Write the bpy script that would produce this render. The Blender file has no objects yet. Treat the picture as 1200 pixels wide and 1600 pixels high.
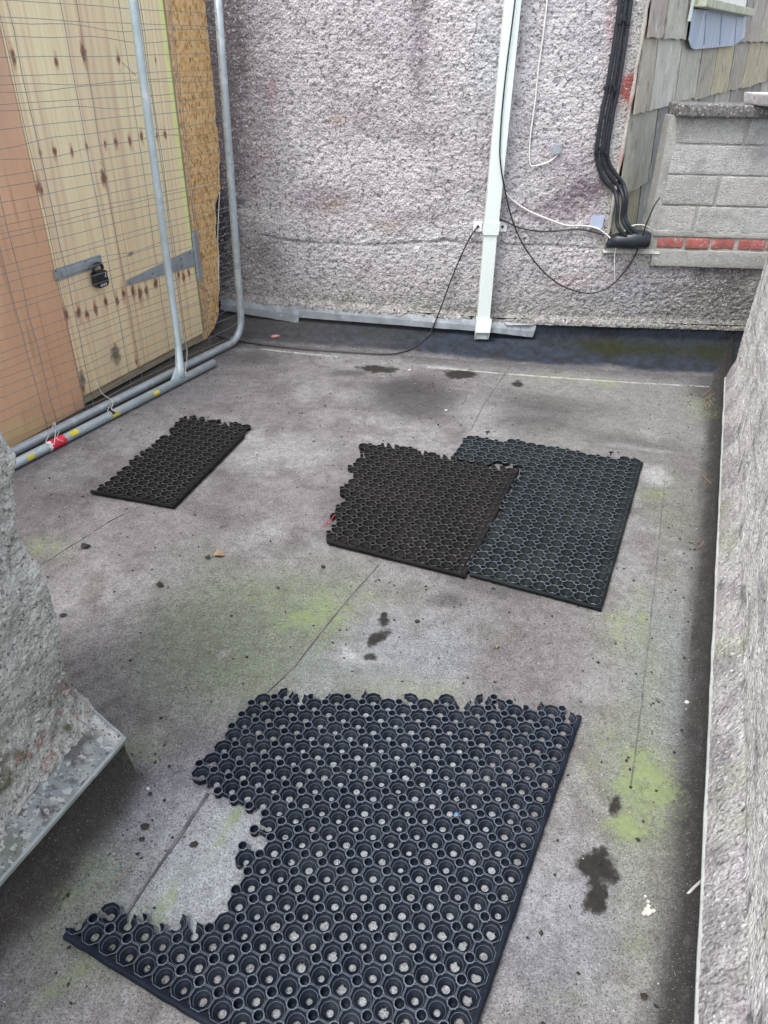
import bpy, bmesh, math, random
import numpy as np
from mathutils import Matrix, Vector
random.seed(7)
rng = np.random.default_rng(7)
S = bpy.context.scene

# ------------------------------------------------------------------ camera
F, CX, CY, H = 1150.0, 600.0, 800.0, 1.6
p_, r_ = math.radians(32.76), math.radians(1.0)
fwd = np.array([0, math.cos(p_), -math.sin(p_)])
rt0 = np.array([1.0, 0, 0]); up0 = np.cross(rt0, fwd)
RT = math.cos(r_)*rt0 + math.sin(r_)*up0
UP = -math.sin(r_)*rt0 + math.cos(r_)*up0
cam_d = bpy.data.cameras.new('camera'); cam = bpy.data.objects.new('camera', cam_d)
S.collection.objects.link(cam); S.camera = cam
cam_d.sensor_fit = 'VERTICAL'; cam_d.sensor_height = 36; cam_d.lens = F/1600*36
cam_d.clip_start = 0.05; cam_d.clip_end = 200
cam.matrix_world = Matrix(((RT[0], UP[0], -fwd[0], 0), (RT[1], UP[1], -fwd[1], 0),
                           (RT[2], UP[2], -fwd[2], H), (0, 0, 0, 1)))
# ------------------------------------------------------------------ world, sun, exposure
SUN_EL, SUN_AZ = math.radians(62), math.radians(225)
wd = bpy.data.worlds.new('World'); S.world = wd; wd.use_nodes = True
nt = wd.node_tree; nt.nodes.clear()
sky = nt.nodes.new('ShaderNodeTexSky'); sky.sky_type = 'NISHITA'; sky.sun_disc = False
sky.sun_elevation = SUN_EL; sky.sun_rotation = SUN_AZ; sky.dust_density = 3.0; sky.air_density = 1.0
hs = nt.nodes.new('ShaderNodeHueSaturation'); hs.inputs['Saturation'].default_value = 0.40
bg = nt.nodes.new('ShaderNodeBackground'); bg.inputs[1].default_value = 0.15
wo = nt.nodes.new('ShaderNodeOutputWorld')
nt.links.new(sky.outputs[0], hs.inputs['Color']); nt.links.new(hs.outputs[0], bg.inputs[0]); nt.links.new(bg.outputs[0], wo.inputs[0])
sun_d = bpy.data.lights.new('sun', 'SUN'); sun_d.energy = 0.9; sun_d.angle = math.radians(22); sun_d.color = (1, 0.97, 0.93)
sun = bpy.data.objects.new('sun', sun_d); S.collection.objects.link(sun)
sd = Vector((math.sin(SUN_AZ)*math.cos(SUN_EL), math.cos(SUN_AZ)*math.cos(SUN_EL), math.sin(SUN_EL)))
sun.rotation_euler = sd.to_track_quat('Z', 'Y').to_euler()
S.view_settings.view_transform = 'Standard'; S.view_settings.look = 'None'
S.view_settings.gamma = 1; S.view_settings.use_curve_mapping = False
S.view_settings.exposure = 1.27

# ------------------------------------------------------------------ measuring helpers
C0 = np.array([0, 0, H])
def ray(x, y): return fwd + (x-CX)/F*RT - (y-CY)/F*UP
def G(x, y, z=0.0):
    d = ray(x, y); t = (z-H)/d[2]; return C0 + t*d
def V(x, y, A, B):
    A = np.array(A[:2]); B = np.array(B[:2]); d = B-A; n = np.array([d[1], -d[0], 0])
    r = ray(x, y); return C0 + (n @ (np.array([*A, 0])-C0)/(n @ r))*r
def PX(P):
    v = np.asarray(P, float) - C0; w = v @ fwd; w = np.where(w < 0.05, 0.05, w)
    return CX + F*(v @ RT)/w, CY - F*(v @ UP)/w
def lin(r, g, b): return np.array([((c/255+0.055)/1.055)**2.4 if c > 10 else c/255/12.92 for c in (r, g, b)])

# ------------------------------------------------------------------ numpy noise
def _h(i, j, k, s):
    n = (i*374761393 + j*668265263 + k*2147483647*31 + s*974634777) & 0xffffffff
    n = ((n ^ (n >> 13))*1274126177) & 0xffffffff
    return ((n ^ (n >> 16)) & 0xffff)/65535.0
def vn(P, sc, s=0):
    P = np.asarray(P, float)*np.asarray(sc); i = np.floor(P).astype(np.int64); f = P-i; f = f*f*(3-2*f)
    o = 0
    for a in (0, 1):
        for b in (0, 1):
            for c in (0, 1):
                w = (f[:, 0] if a else 1-f[:, 0])*(f[:, 1] if b else 1-f[:, 1])*(f[:, 2] if c else 1-f[:, 2])
                o = o + w*_h(i[:, 0]+a, i[:, 1]+b, i[:, 2]+c, s)
    return o
def fbm(P, sc, o=4, s=0):
    r = 0; a = 1; t = 0; sc = np.asarray(sc, float)
    for k in range(o):
        r = r + a*vn(P, sc, s+k*7); t += a; a *= .55; sc = sc*2.03
    return r/t
def ss(a, b, x):
    t = np.clip((x-a)/(b-a), 0, 1); return t*t*(3-2*t)
def mix(a, b, m): return a*(1-m[:, None]) + np.asarray(b)*m[:, None]
def blob(px, py, x, y, rx, ry, ang=0, n=None, e=.5):
    c, s = math.cos(math.radians(ang)), math.sin(math.radians(ang))
    dx, dy = px-x, py-y; u = (dx*c+dy*s)/rx; v = (-dx*s+dy*c)/ry
    d = np.sqrt(u*u+v*v)
    if n is not None: d = d + (n-.5)*1.3
    return ss(1+e*.5, 1-e, d)

# ------------------------------------------------------------------ object helpers
def tag(o, label=None, cat=None, group=None, kind=None):
    if label: o['label'] = label
    if cat: o['category'] = cat
    if group: o['group'] = group
    if kind: o['kind'] = kind
    return o
def empty(name, loc, label, cat, group=None):
    o = bpy.data.objects.new(name, None); S.collection.objects.link(o)
    o.location = Vector([float(c) for c in loc]); o.empty_display_size = .1
    return tag(o, label, cat, group)
def link(name, me, mat=None, parent=None):
    o = bpy.data.objects.new(name, me); S.collection.objects.link(o)
    if mat: me.materials.append(mat)
    if parent is not None:
        o.parent = parent; base = parent; off = Vector((0, 0, 0))
        while base is not None: off += base.location; base = base.parent
        o.location = -off
    return o
def npmesh(name, v, q, mat=None, parent=None, col=None, smooth=False, extra=None):
    v = np.asarray(v, np.float32); q = np.asarray(q, np.int32); k = q.shape[1]
    me = bpy.data.meshes.new(name)
    me.vertices.add(len(v)); me.vertices.foreach_set('co', v.ravel())
    me.loops.add(q.size); me.loops.foreach_set('vertex_index', q.ravel())
    me.polygons.add(len(q)); me.polygons.foreach_set('loop_start', np.arange(0, q.size, k, dtype=np.int32))
    if smooth: me.polygons.foreach_set('use_smooth', np.ones(len(q), bool))
    me.update(calc_edges=True)
    if col is not None:
        a = me.color_attributes.new('Col', 'FLOAT_COLOR', 'POINT')
        c = np.ones((len(v), 4), np.float32); c[:, :3] = col; a.data.foreach_set('color', c.ravel())
    if extra:
        for n_, d_ in extra.items():
            a = me.attributes.new(n_, 'FLOAT', 'POINT'); a.data.foreach_set('value', np.asarray(d_, np.float32))
    me.validate()
    return link(name, me, mat, parent)
def gridq(nu, nv):
    i = np.arange(nu-1)[:, None]*nv + np.arange(nv-1)[None, :]
    i = i.ravel(); return np.stack([i, i+nv, i+nv+1, i+1], 1)
class MB:
    def __init__(s): s.v = []; s.f = []; s.m = []
    def add(s, v, f):
        n = len(s.v); s.v += [tuple(float(c) for c in p) for p in v]; s.f += [tuple(i+n for i in q) for q in f]; return s
    def hexa(s, b, t):                       # bottom ring, top ring of 4
        n = len(b)
        return s.add(list(b)+list(t), [tuple(range(n-1, -1, -1)), tuple(range(n, 2*n))] +
                     [(i, (i+1) % n, n+(i+1) % n, n+i) for i in range(n)])
    def box(s, o, u, v, w):                  # origin corner and three edge vectors
        o, u, v, w = map(np.array, (o, u, v, w)); return s.hexa([o, o+u, o+u+v, o+v], [o+w, o+u+w, o+u+v+w, o+v+w])
    def tube(s, pts, r, n=8, caps=True):
        pts = [np.array(p, float) for p in pts]; m = len(pts); rr = r if hasattr(r, '__len__') else [r]*m
        T = [pts[min(i+1, m-1)]-pts[max(i-1, 0)] for i in range(m)]; T = [t/(np.linalg.norm(t)+1e-9) for t in T]
        a = np.array([0, 0, 1.]) if abs(T[0][2]) < .9 else np.array([1., 0, 0])
        N = np.cross(T[0], a); N /= np.linalg.norm(N); vs = []
        for i in range(m):
            N = N - T[i]*(N@T[i]); N /= np.linalg.norm(N); B = np.cross(T[i], N)
            for k in range(n):
                an = 2*math.pi*k/n; vs.append(pts[i]+rr[i]*(math.cos(an)*N+math.sin(an)*B))
        f = [(i*n+k, i*n+(k+1) % n, (i+1)*n+(k+1) % n, (i+1)*n+k) for i in range(m-1) for k in range(n)]
        if caps: f += [tuple(range(n-1, -1, -1)), tuple((m-1)*n+k for k in range(n))]
        return s.add(vs, f)
    def build(s, name, mat, parent=None, smooth=False, bevel=0, col=None):
        me = bpy.data.meshes.new(name); me.from_pydata(s.v, [], s.f)
        bm = bmesh.new(); bm.from_mesh(me); bmesh.ops.recalc_face_normals(bm, faces=bm.faces)
        if bevel: bmesh.ops.bevel(bm, geom=bm.edges, offset=bevel, segments=2, affect='EDGES', profile=.6)
        bm.to_mesh(me); bm.free()
        if smooth:
            for p in me.polygons: p.use_smooth = True
        if col is not None:
            a = me.color_attributes.new('Col', 'FLOAT_COLOR', 'POINT')
            for d in a.data: d.color = (*col, 1)
        return link(name, me, mat, parent)
def spline(pts, n=8):
    P = [np.array(p, float) for p in pts]; P = [2*P[0]-P[1]]+P+[2*P[-1]-P[-2]]; out = []
    for i in range(1, len(P)-2):
        for k in range(n):
            t = k/n; out.append(.5*((2*P[i])+(-P[i-1]+P[i+1])*t+(2*P[i-1]-5*P[i]+4*P[i+1]-P[i+2])*t*t+(-P[i-1]+3*P[i]-3*P[i+1]+P[i+2])*t**3))
    out.append(P[-2]); return out

# ------------------------------------------------------------------ materials
def mat(name, base=None, var=.15, vsc=8, rough=.85, speck=None, bump=None, metal=0, stretch=(1, 1, 1), spec=.5, mot=None, var2=None):
    """base None: colour attribute. speck/mot: list of (colour, scale, lo, hi, amount[, stretch]). bump: list of (kind, scale, distance)"""
    m = bpy.data.materials.new(name); m.use_nodes = True; t = m.node_tree; t.nodes.clear()
    N = t.nodes.new; L = t.links.new
    out = N('ShaderNodeOutputMaterial'); b = N('ShaderNodeBsdfPrincipled'); L(b.outputs[0], out.inputs[0])
    b.inputs['Roughness'].default_value = rough; b.inputs['Metallic'].default_value = metal
    b.inputs['Specular IOR Level'].default_value = spec
    tc = N('ShaderNodeTexCoord')
    def coord(st):
        mp = N('ShaderNodeMapping'); mp.inputs['Scale'].default_value = st; L(tc.outputs['Object'], mp.inputs[0]); return mp.outputs[0]
    cs = coord(stretch)
    if base is None:
        a = N('ShaderNodeVertexColor'); a.layer_name = 'Col'; col = a.outputs[0]
    else:
        r = N('ShaderNodeRGB'); r.outputs[0].default_value = (*[float(c) for c in base], 1); col = r.outputs[0]
    if var:
        n = N('ShaderNodeTexNoise'); n.inputs['Scale'].default_value = vsc; n.inputs['Detail'].default_value = 6; L(cs, n.inputs['Vector'])
        mr = N('ShaderNodeMapRange'); mr.inputs[1].default_value = .25; mr.inputs[2].default_value = .75
        mr.inputs[3].default_value = 1-var; mr.inputs[4].default_value = 1+var; L(n.outputs[0], mr.inputs[0])
        mx = N('ShaderNodeMix'); mx.data_type = 'RGBA'; mx.blend_type = 'MULTIPLY'; mx.inputs[0].default_value = 1
        L(col, mx.inputs[6]); L(mr.outputs[0], mx.inputs[7]); col = mx.outputs[2]
    for (sc2, am2) in (var2 or []):
        n = N('ShaderNodeTexNoise'); n.inputs['Scale'].default_value = sc2; n.inputs['Detail'].default_value = 3; L(cs, n.inputs['Vector'])
        mr = N('ShaderNodeMapRange'); mr.inputs[1].default_value = .3; mr.inputs[2].default_value = .7
        mr.inputs[3].default_value = 1-am2; mr.inputs[4].default_value = 1+am2; L(n.outputs[0], mr.inputs[0])
        mx = N('ShaderNodeMix'); mx.data_type = 'RGBA'; mx.blend_type = 'MULTIPLY'; mx.inputs[0].default_value = 1
        L(col, mx.inputs[6]); L(mr.outputs[0], mx.inputs[7]); col = mx.outputs[2]
    for sp in (mot or []) + (speck or []):
        c, sc, lo, hi, am = sp[:5]
        n = N('ShaderNodeTexNoise'); n.inputs['Scale'].default_value = sc; n.inputs['Detail'].default_value = 4
        L(coord(sp[5]) if len(sp) > 5 else cs, n.inputs['Vector'])
        mr = N('ShaderNodeMapRange'); mr.interpolation_type = 'SMOOTHSTEP'; mr.inputs[1].default_value = lo; mr.inputs[2].default_value = hi
        mr.inputs[3].default_value = 0; mr.inputs[4].default_value = am; L(n.outputs[0], mr.inputs[0])
        mx = N('ShaderNodeMix'); mx.data_type = 'RGBA'; L(mr.outputs[0], mx.inputs[0]); L(col, mx.inputs[6])
        mx.inputs[7].default_value = (*[float(v) for v in c], 1); col = mx.outputs[2]
    L(col, b.inputs['Base Color'])
    prev = None
    for kind, sc, d in (bump or []):
        if kind == 'v':
            n = N('ShaderNodeTexVoronoi'); n.inputs['Scale'].default_value = sc; n.inputs['Randomness'].default_value = 1; o = n.outputs['Distance']
        else:
            n = N('ShaderNodeTexNoise'); n.inputs['Scale'].default_value = sc; n.inputs['Detail'].default_value = 5; o = n.outputs[0]
        L(cs, n.inputs['Vector'])
        bp = N('ShaderNodeBump'); bp.inputs['Distance'].default_value = d if kind != 'v' else -d; bp.inputs['Strength'].default_value = 1
        if kind == 'v': bp.invert = False
        L(o, bp.inputs['Height'])
        if prev: L(prev, bp.inputs['Normal'])
        prev = bp.outputs[0]
    if prev: L(prev, b.inputs['Normal'])
    return m
M = {}
M['felt'] = mat('mineral_felt', None, .16, 22, .93,
                spec=.2, var2=[(150, .24), (330, .32)], speck=[((.10, .095, .095), 34, .52, .70, .35), ((.035, .033, .035), 240, .56, .66, .75), ((.50, .50, .50), 300, .66, .71, .6), ((.05, .045, .045), 75, .62, .72, .6)],
                bump=[('n', 420, .0016), ('n', 60, .002)])
def felt_masks(m):
    t = m.node_tree; N = t.nodes.new; L = t.links.new; b = [n for n in t.nodes if n.type == 'BSDF_PRINCIPLED'][0]
    tc = [n for n in t.nodes if n.type == 'TEX_COORD'][0]
    col = b.inputs['Base Color'].links[0].from_socket
    for att, c1, c2, sc, w in (('alg', (.16, .20, .10, 1), (.30, .38, .15, 1), 80, .95), ('wet', (.014, .013, .012, 1), (.035, .031, .026, 1), 70, .5)):
        a = N('ShaderNodeAttribute'); a.attribute_name = att
        n = N('ShaderNodeTexNoise'); n.inputs['Scale'].default_value = sc; n.inputs['Detail'].default_value = 5; n.inputs['Roughness'].default_value = .7; L(tc.outputs['Object'], n.inputs['Vector'])
        ad = N('ShaderNodeMath'); ad.operation = 'MULTIPLY_ADD'; ad.inputs[1].default_value = w*2; ad.inputs[2].default_value = -w; L(n.outputs[0], ad.inputs[0])
        sm = N('ShaderNodeMath'); sm.operation = 'ADD'; L(a.outputs['Fac'], sm.inputs[0]); L(ad.outputs[0], sm.inputs[1])
        mr = N('ShaderNodeMapRange'); mr.interpolation_type = 'SMOOTHSTEP'
        mr.inputs[1].default_value = .22 if att == 'alg' else .34; mr.inputs[2].default_value = .95 if att == 'alg' else .92; mr.inputs[4].default_value = .72 if att == 'alg' else .97; L(sm.outputs[0], mr.inputs[0])
        n2 = N('ShaderNodeTexNoise'); n2.inputs['Scale'].default_value = 55; L(tc.outputs['Object'], n2.inputs['Vector'])
        cm = N('ShaderNodeMix'); cm.data_type = 'RGBA'; cm.inputs[6].default_value = c1; cm.inputs[7].default_value = c2; L(n2.outputs[0], cm.inputs[0])
        mk = N('ShaderNodeMath'); mk.operation = 'GREATER_THAN'; mk.inputs[1].default_value = .02; L(a.outputs['Fac'], mk.inputs[0])
        ml = N('ShaderNodeMath'); ml.operation = 'MULTIPLY'; L(mr.outputs[0], ml.inputs[0]); L(mk.outputs[0], ml.inputs[1])
        mx = N('ShaderNodeMix'); mx.data_type = 'RGBA'; L(ml.outputs[0], mx.inputs[0]); L(col, mx.inputs[6]); L(cm.outputs[2], mx.inputs[7]); col = mx.outputs[2]
    L(col, b.inputs['Base Color'])
felt_masks(M['felt'])
M['felt_dark'] = mat('bitumen_felt', None, .25, 25, .9, spec=.2, var2=[(200, .4)], speck=[((.22, .24, .27), 260, .66, .72, .4), ((.02, .02, .022), 160, .58, .68, .6)], bump=[('n', 350, .002)])
M['seam'] = mat('seam_bitumen', (.085, .082, .09), .4, 30, .9, mot=[((.16, .155, .16), 14, .45, .6, .85)], bump=[('n', 200, .002)])
M['render'] = mat('roughcast', None, .12, 30, .95,
                  speck=[((.17, .155, .165), 16, .58, .76, .4), ((.76, .73, .76), 80, .55, .66, .45), ((.10, .09, .10), 62, .56, .63, .75), ((.05, .045, .05), 110, .61, .67, .65)],  # dark specks paint in the shade of pits between the pebbles
                  bump=[('v', 85, .005), ('n', 130, .004)])
M['render_near'] = mat('roughcast_near', None, .15, 22, .95,
                       speck=[((.10, .095, .09), 95, .56, .64, .7), ((.72, .72, .68), 70, .56, .64, .6)],
                       bump=[('v', 130, .006), ('n', 260, .003)])
M['parapet'] = mat('weathered_render', None, .14, 16, .95, stretch=(1, 1, .7), var2=[(70, .16), (200, .25)], mot=[((.30, .28, .30), 9, .54, .70, .6), ((.33, .36, .25), 5, .56, .68, .45)], speck=[((.09, .085, .09), 75, .58, .65, .7), ((.8, .8, .78), 90, .60, .67, .5)], bump=[('v', 110, .004), ('n', 90, .006)])
M['ledge'] = mat('ledge_concrete', None, .15, 20, .9,
                 speck=[((.60, .61, .60), 60, .56, .61, .6), ((.05, .055, .06), 150, .58, .64, .7), ((.07, .06, .06), 45, .61, .66, .8)], bump=[('n', 200, .002), ('n', 50, .002)])
M['block'] = mat('concrete_block', None, .12, 30, .95, var2=[(90, .25)], mot=[((.20, .20, .19), 5, .52, .68, .55)], speck=[((.10, .10, .10), 90, .60, .66, .7), ((.66, .66, .64), 110, .60, .67, .6)], bump=[('v', 150, .003), ('n', 120, .003)])
M['mortar'] = mat('mortar', (.34, .34, .32), .2, 12, .95, mot=[((.2, .2, .18), 6, .52, .68, .6)], speck=[((.55, .55, .52), 50, .6, .68, .5), ((.12, .12, .11), 60, .6, .7, .5)], bump=[('n', 90, .004)])
M['brick'] = mat('red_brick', (.34, .11, .095), .25, 20, .9, mot=[((.42, .36, .33), 18, .62, .68, .6)], speck=[((.5, .42, .40), 80, .62, .70, .6)], bump=[('n', 120, .003)])
M['coping'] = mat('lichen_coping', (.13, .125, .125), .3, 20, .9, var2=[(80, .4)], speck=[((.5, .5, .47), 70, .57, .66, .7), ((.38, .36, .2), 25, .60, .7, .5), ((.02, .02, .02), 50, .6, .68, .8)], bump=[('n', 100, .003)])
M['slab'] = mat('pale_slab', (.52, .50, .50), .2, 20, .9, speck=[((.2, .12, .12), 50, .58, .66, .6), ((.3, .32, .2), 25, .6, .7, .5)], bump=[('n', 100, .003)])
M['slate'] = mat('slate', None, .18, 9, .65, stretch=(1, 1, .55), var2=[(40, .12)],
                 speck=[((.66, .66, .60), 16, .60, .68, .65), ((.09, .085, .08), 20, .57, .68, .55), ((.36, .37, .2), 10, .56, .72, .4), ((.7, .7, .66), 70, .66, .72, .7)], bump=[('n', 40, .003)])
M['lead'] = mat('weathered_zinc', (.29, .32, .35), .25, 10, .5, metal=.35, mot=[((.14, .16, .15), 7, .5, .7, .7)], speck=[((.6, .62, .63), 30, .62, .7, .5)], bump=[('n', 30, .002)])
M['apron'] = mat('lead_apron', (.42, .49, .62), .15, 6, .5, stretch=(1, 1, .15), mot=[((.7, .72, .78), 18, .52, .68, .6), ((.22, .22, .25), 8, .58, .75, .5)])
M['upvc'] = mat('white_upvc', (.74, .83, .80), .03, 6, .35, mot=[((.62, .66, .6), 5, .6, .8, .4)])
M['galv'] = mat('galvanised_steel', (.40, .45, .48), .16, 18, .48, metal=.45, speck=[((.16, .17, .18), 45, .64, .72, .6), ((.62, .66, .68), 14, .55, .7, .5)], bump=[('n', 60, .0008)])
M['galvpipe'] = mat('galvanised_foot_tube', (.46, .55, .58), .14, 14, .45, metal=.3, stretch=(1, 1, 1), speck=[((.2, .2, .2), 45, .66, .73, .6), ((.7, .74, .75), 12, .55, .7, .5)], bump=[('n', 60, .0008)])
M['wire'] = mat('galvanised_wire', (.27, .27, .285), .2, 30, .5, metal=.4)
M['wirew'] = mat('pale_tie_wire', (.7, .68, .62), .1, 30, .6)
M['rubber_a'] = mat('rubber_bluish', (.009, .013, .022), .25, 30, .5, spec=.11, speck=[((.10, .09, .08), 90, .66, .74, .45)], mot=[((.026, .032, .042), 10, .45, .7, .5)], bump=[('n', 160, .0008)])
M['rubber_b'] = mat('rubber_brown', (.0095, .0095, .010), .3, 30, .6, spec=.11, speck=[((.10, .09, .08), 90, .66, .74, .45)], mot=[((.020, .017, .017), 6, .45, .65, .5)], bump=[('n', 160, .0008)])
M['rubber_c'] = mat('rubber_green', (.010, .014, .0155), .3, 30, .55, spec=.11, speck=[((.10, .09, .08), 90, .66, .74, .45)], mot=[((.024, .032, .031), 6, .45, .65, .5)], bump=[('n', 160, .0008)])
M['rubber_d'] = mat('rubber_black', (.008, .008, .009), .25, 30, .6, spec=.11, speck=[((.10, .09, .08), 90, .66, .74, .45)], bump=[('n', 160, .0008)])
M['rim'] = mat('pale_rubber_rim', (.13, .15, .185), .35, 60, .6, spec=.2, speck=[((.02, .02, .025), 90, .55, .7, .7)])  # raised cell rims, paler than the rubber around them
M['rimb'] = mat('grey_rubber_rim', (.10, .096, .094), .35, 60, .8, spec=.15, speck=[((.02, .02, .02), 90, .5, .7, .7)])  # greyer rim colour for the smaller mats
M['cable'] = mat('black_cable', (.02, .02, .024), .2, 20, .4)
M['conduit'] = mat('black_conduit', (.018, .024, .032), .2, 14, .38, speck=[((.12, .13, .14), 40, .62, .75, .5)])
M['cablew'] = mat('cream_cable', (.72, .69, .66), .08, 20, .5)
M['wood'] = mat('plywood_face', None, .05, 60, .55, stretch=(1, 1, .05), speck=[((.62, .42, .27), 60, .60, .74, .3)])
M['woodedge'] = mat('timber_rail', (.36, .31, .21), .2, 30, .75, stretch=(1, 1, .5), bump=[('n', 80, .001)])
M['dark'] = mat('dark_inside', (.03, .028, .025), .3, 8, .95)
M['black'] = mat('black_plastic', (.012, .014, .022), .1, 20, .3)
M['mark'] = mat('pale_print', (.6, .62, .65), 0, 5, .5)
M['red'] = mat('red_tape', (.72, .03, .07), .12, 30, .45)
M['whitet'] = mat('white_tape', (.8, .8, .8), .1, 30, .5)
M['yellow'] = mat('yellow_paint', (.70, .60, .04), .15, 40, .6)
M['crumb'] = mat('dark_crumb', (.035, .03, .025), .4, 30, .95)
M['pale'] = mat('pale_grit', (.55, .53, .5), .2, 60, .9)
M['leaf'] = mat('dead_leaf', (.26, .17, .10), .3, 50, .8)
M['pinkleaf'] = mat('pink_leaf', (.55, .25, .20), .25, 60, .8, speck=[((.3, .1, .08), 90, .55, .65, .6)])
M['glass'] = mat('window_glass', (.16, .18, .2), .1, 3, .08, spec=.8)
M['greenwood'] = mat('mossy_sill', (.55, .57, .45), .2, 15, .85, speck=[((.25, .3, .12), 40, .52, .66, .7)], bump=[('n', 80, .003)])

# OSB
def osb_mat():
    m = bpy.data.materials.new('osb_board'); m.use_nodes = True; t = m.node_tree; N = t.nodes.new; L = t.links.new
    b = t.nodes['Principled BSDF']; b.inputs['Roughness'].default_value = .75
    tc = N('ShaderNodeTexCoord'); cols = []
    for k, (rot, st, sc) in enumerate(((25, (1, 1, .25), 90), (-40, (1, 1, .3), 60))):
        mp = N('ShaderNodeMapping'); mp.inputs['Rotation'].default_value = (math.radians(rot), math.radians(rot*.7), 0); L(tc.outputs['Object'], mp.inputs[0])
        mp2 = N('ShaderNodeMapping'); mp2.inputs['Scale'].default_value = st; L(mp.outputs[0], mp2.inputs[0])
        v = N('ShaderNodeTexVoronoi'); v.inputs['Scale'].default_value = sc; L(mp2.outputs[0], v.inputs['Vector'])
        sp = N('ShaderNodeSeparateColor'); L(v.outputs['Color'], sp.inputs[0])
        cr = N('ShaderNodeValToRGB'); e = cr.color_ramp.elements
        e[0].position = 0; e[0].color = (.42, .22, .07, 1); e[1].position = 1; e[1].color = (.84, .64, .36, 1)
        x = cr.color_ramp.elements.new(.25); x.color = (.70, .43, .17, 1)
        x = cr.color_ramp.elements.new(.6); x.color = (.82, .54, .25, 1)
        L(sp.outputs[0], cr.inputs[0]); cols.append((cr.outputs[0], sp.outputs[1]))
    gt = N('ShaderNodeMath'); gt.operation = 'GREATER_THAN'; gt.inputs[1].default_value = .5; L(cols[0][1], gt.inputs[0])
    mx = N('ShaderNodeMix'); mx.data_type = 'RGBA'; L(gt.outputs[0], mx.inputs[0]); L(cols[0][0], mx.inputs[6]); L(cols[1][0], mx.inputs[7])
    L(mx.outputs[2], b.inputs['Base Color'])
    bp = N('ShaderNodeBump'); bp.inputs['Distance'].default_value = .003; L(cols[0][1], bp.inputs['Height']); L(bp.outputs[0], b.inputs['Normal'])
    return m
M['osb'] = osb_mat()

# ------------------------------------------------------------------ main lines of the place
ZB = .15
W = [G(380, 470, ZB)[:2], G(752, 500, ZB)[:2], G(1163, 513, ZB)[:2]]
def wally(x):
    if x < W[1][0]: return W[1][1] + (x-W[1][0])*(W[0][1]-W[1][1])/(W[0][0]-W[1][0])
    return W[1][1] + (x-W[1][0])*(W[2][1]-W[1][1])/(W[2][0]-W[1][0])
wy = np.vectorize(wally)
def soft_y(x): return (wy(x-.12)+wy(x-.06)+wy(x)+wy(x+.06)+wy(x+.12))/5
def WP(px, py, off=0):                       # pixel to point on the back wall (off metres in front)
    A, B = (W[0], W[1]) if px < 758 else (W[1], W[2])
    o = np.array([0, -off]); return V(px, py, A+o, B+o)
FA, FB = G(4, 714, .025)[:2], G(360, 537, .025)[:2]      # fence plane
FL = np.linalg.norm(FB-FA); FU = (FB-FA)/FL
FN = np.array([FU[1], -FU[0]])                           # towards the yard
P0 = np.array([-1.76, 2.86]); P1 = np.array([-1.132, 4.40]); PU = (P1-P0)/np.linalg.norm(P1-P0); PN = np.array([PU[1], -PU[0]])
def shed(px, py, off=0):
    q = V(px, py, P0+PN*off, P1+PN*off); return float((q[:2]-P0)@PU), float(q[2])
SP = V(985, 175, W[1], W[2])[:2] + np.array([.0, .0]); a_ = math.radians(30.6)
SU = np.array([math.sin(a_), math.cos(a_)]); SN = np.array([SU[1], -SU[0]])
D0 = G(1090, 1600, .12)[:2]; D1 = G(1134, 590, .12)[:2]; DL = np.linalg.norm(D1-D0); DU = (D1-D0)/DL; DN = np.array([-DU[1], DU[0]])   # to the yard
R0 = G(1169, 1600, .2)[:2]; R1 = V(1160, 530, (1.6, 3.72), (2.2, 3.72))[:2]; RL = np.linalg.norm(R1-R0); RU = (R1-R0)/RL

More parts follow.
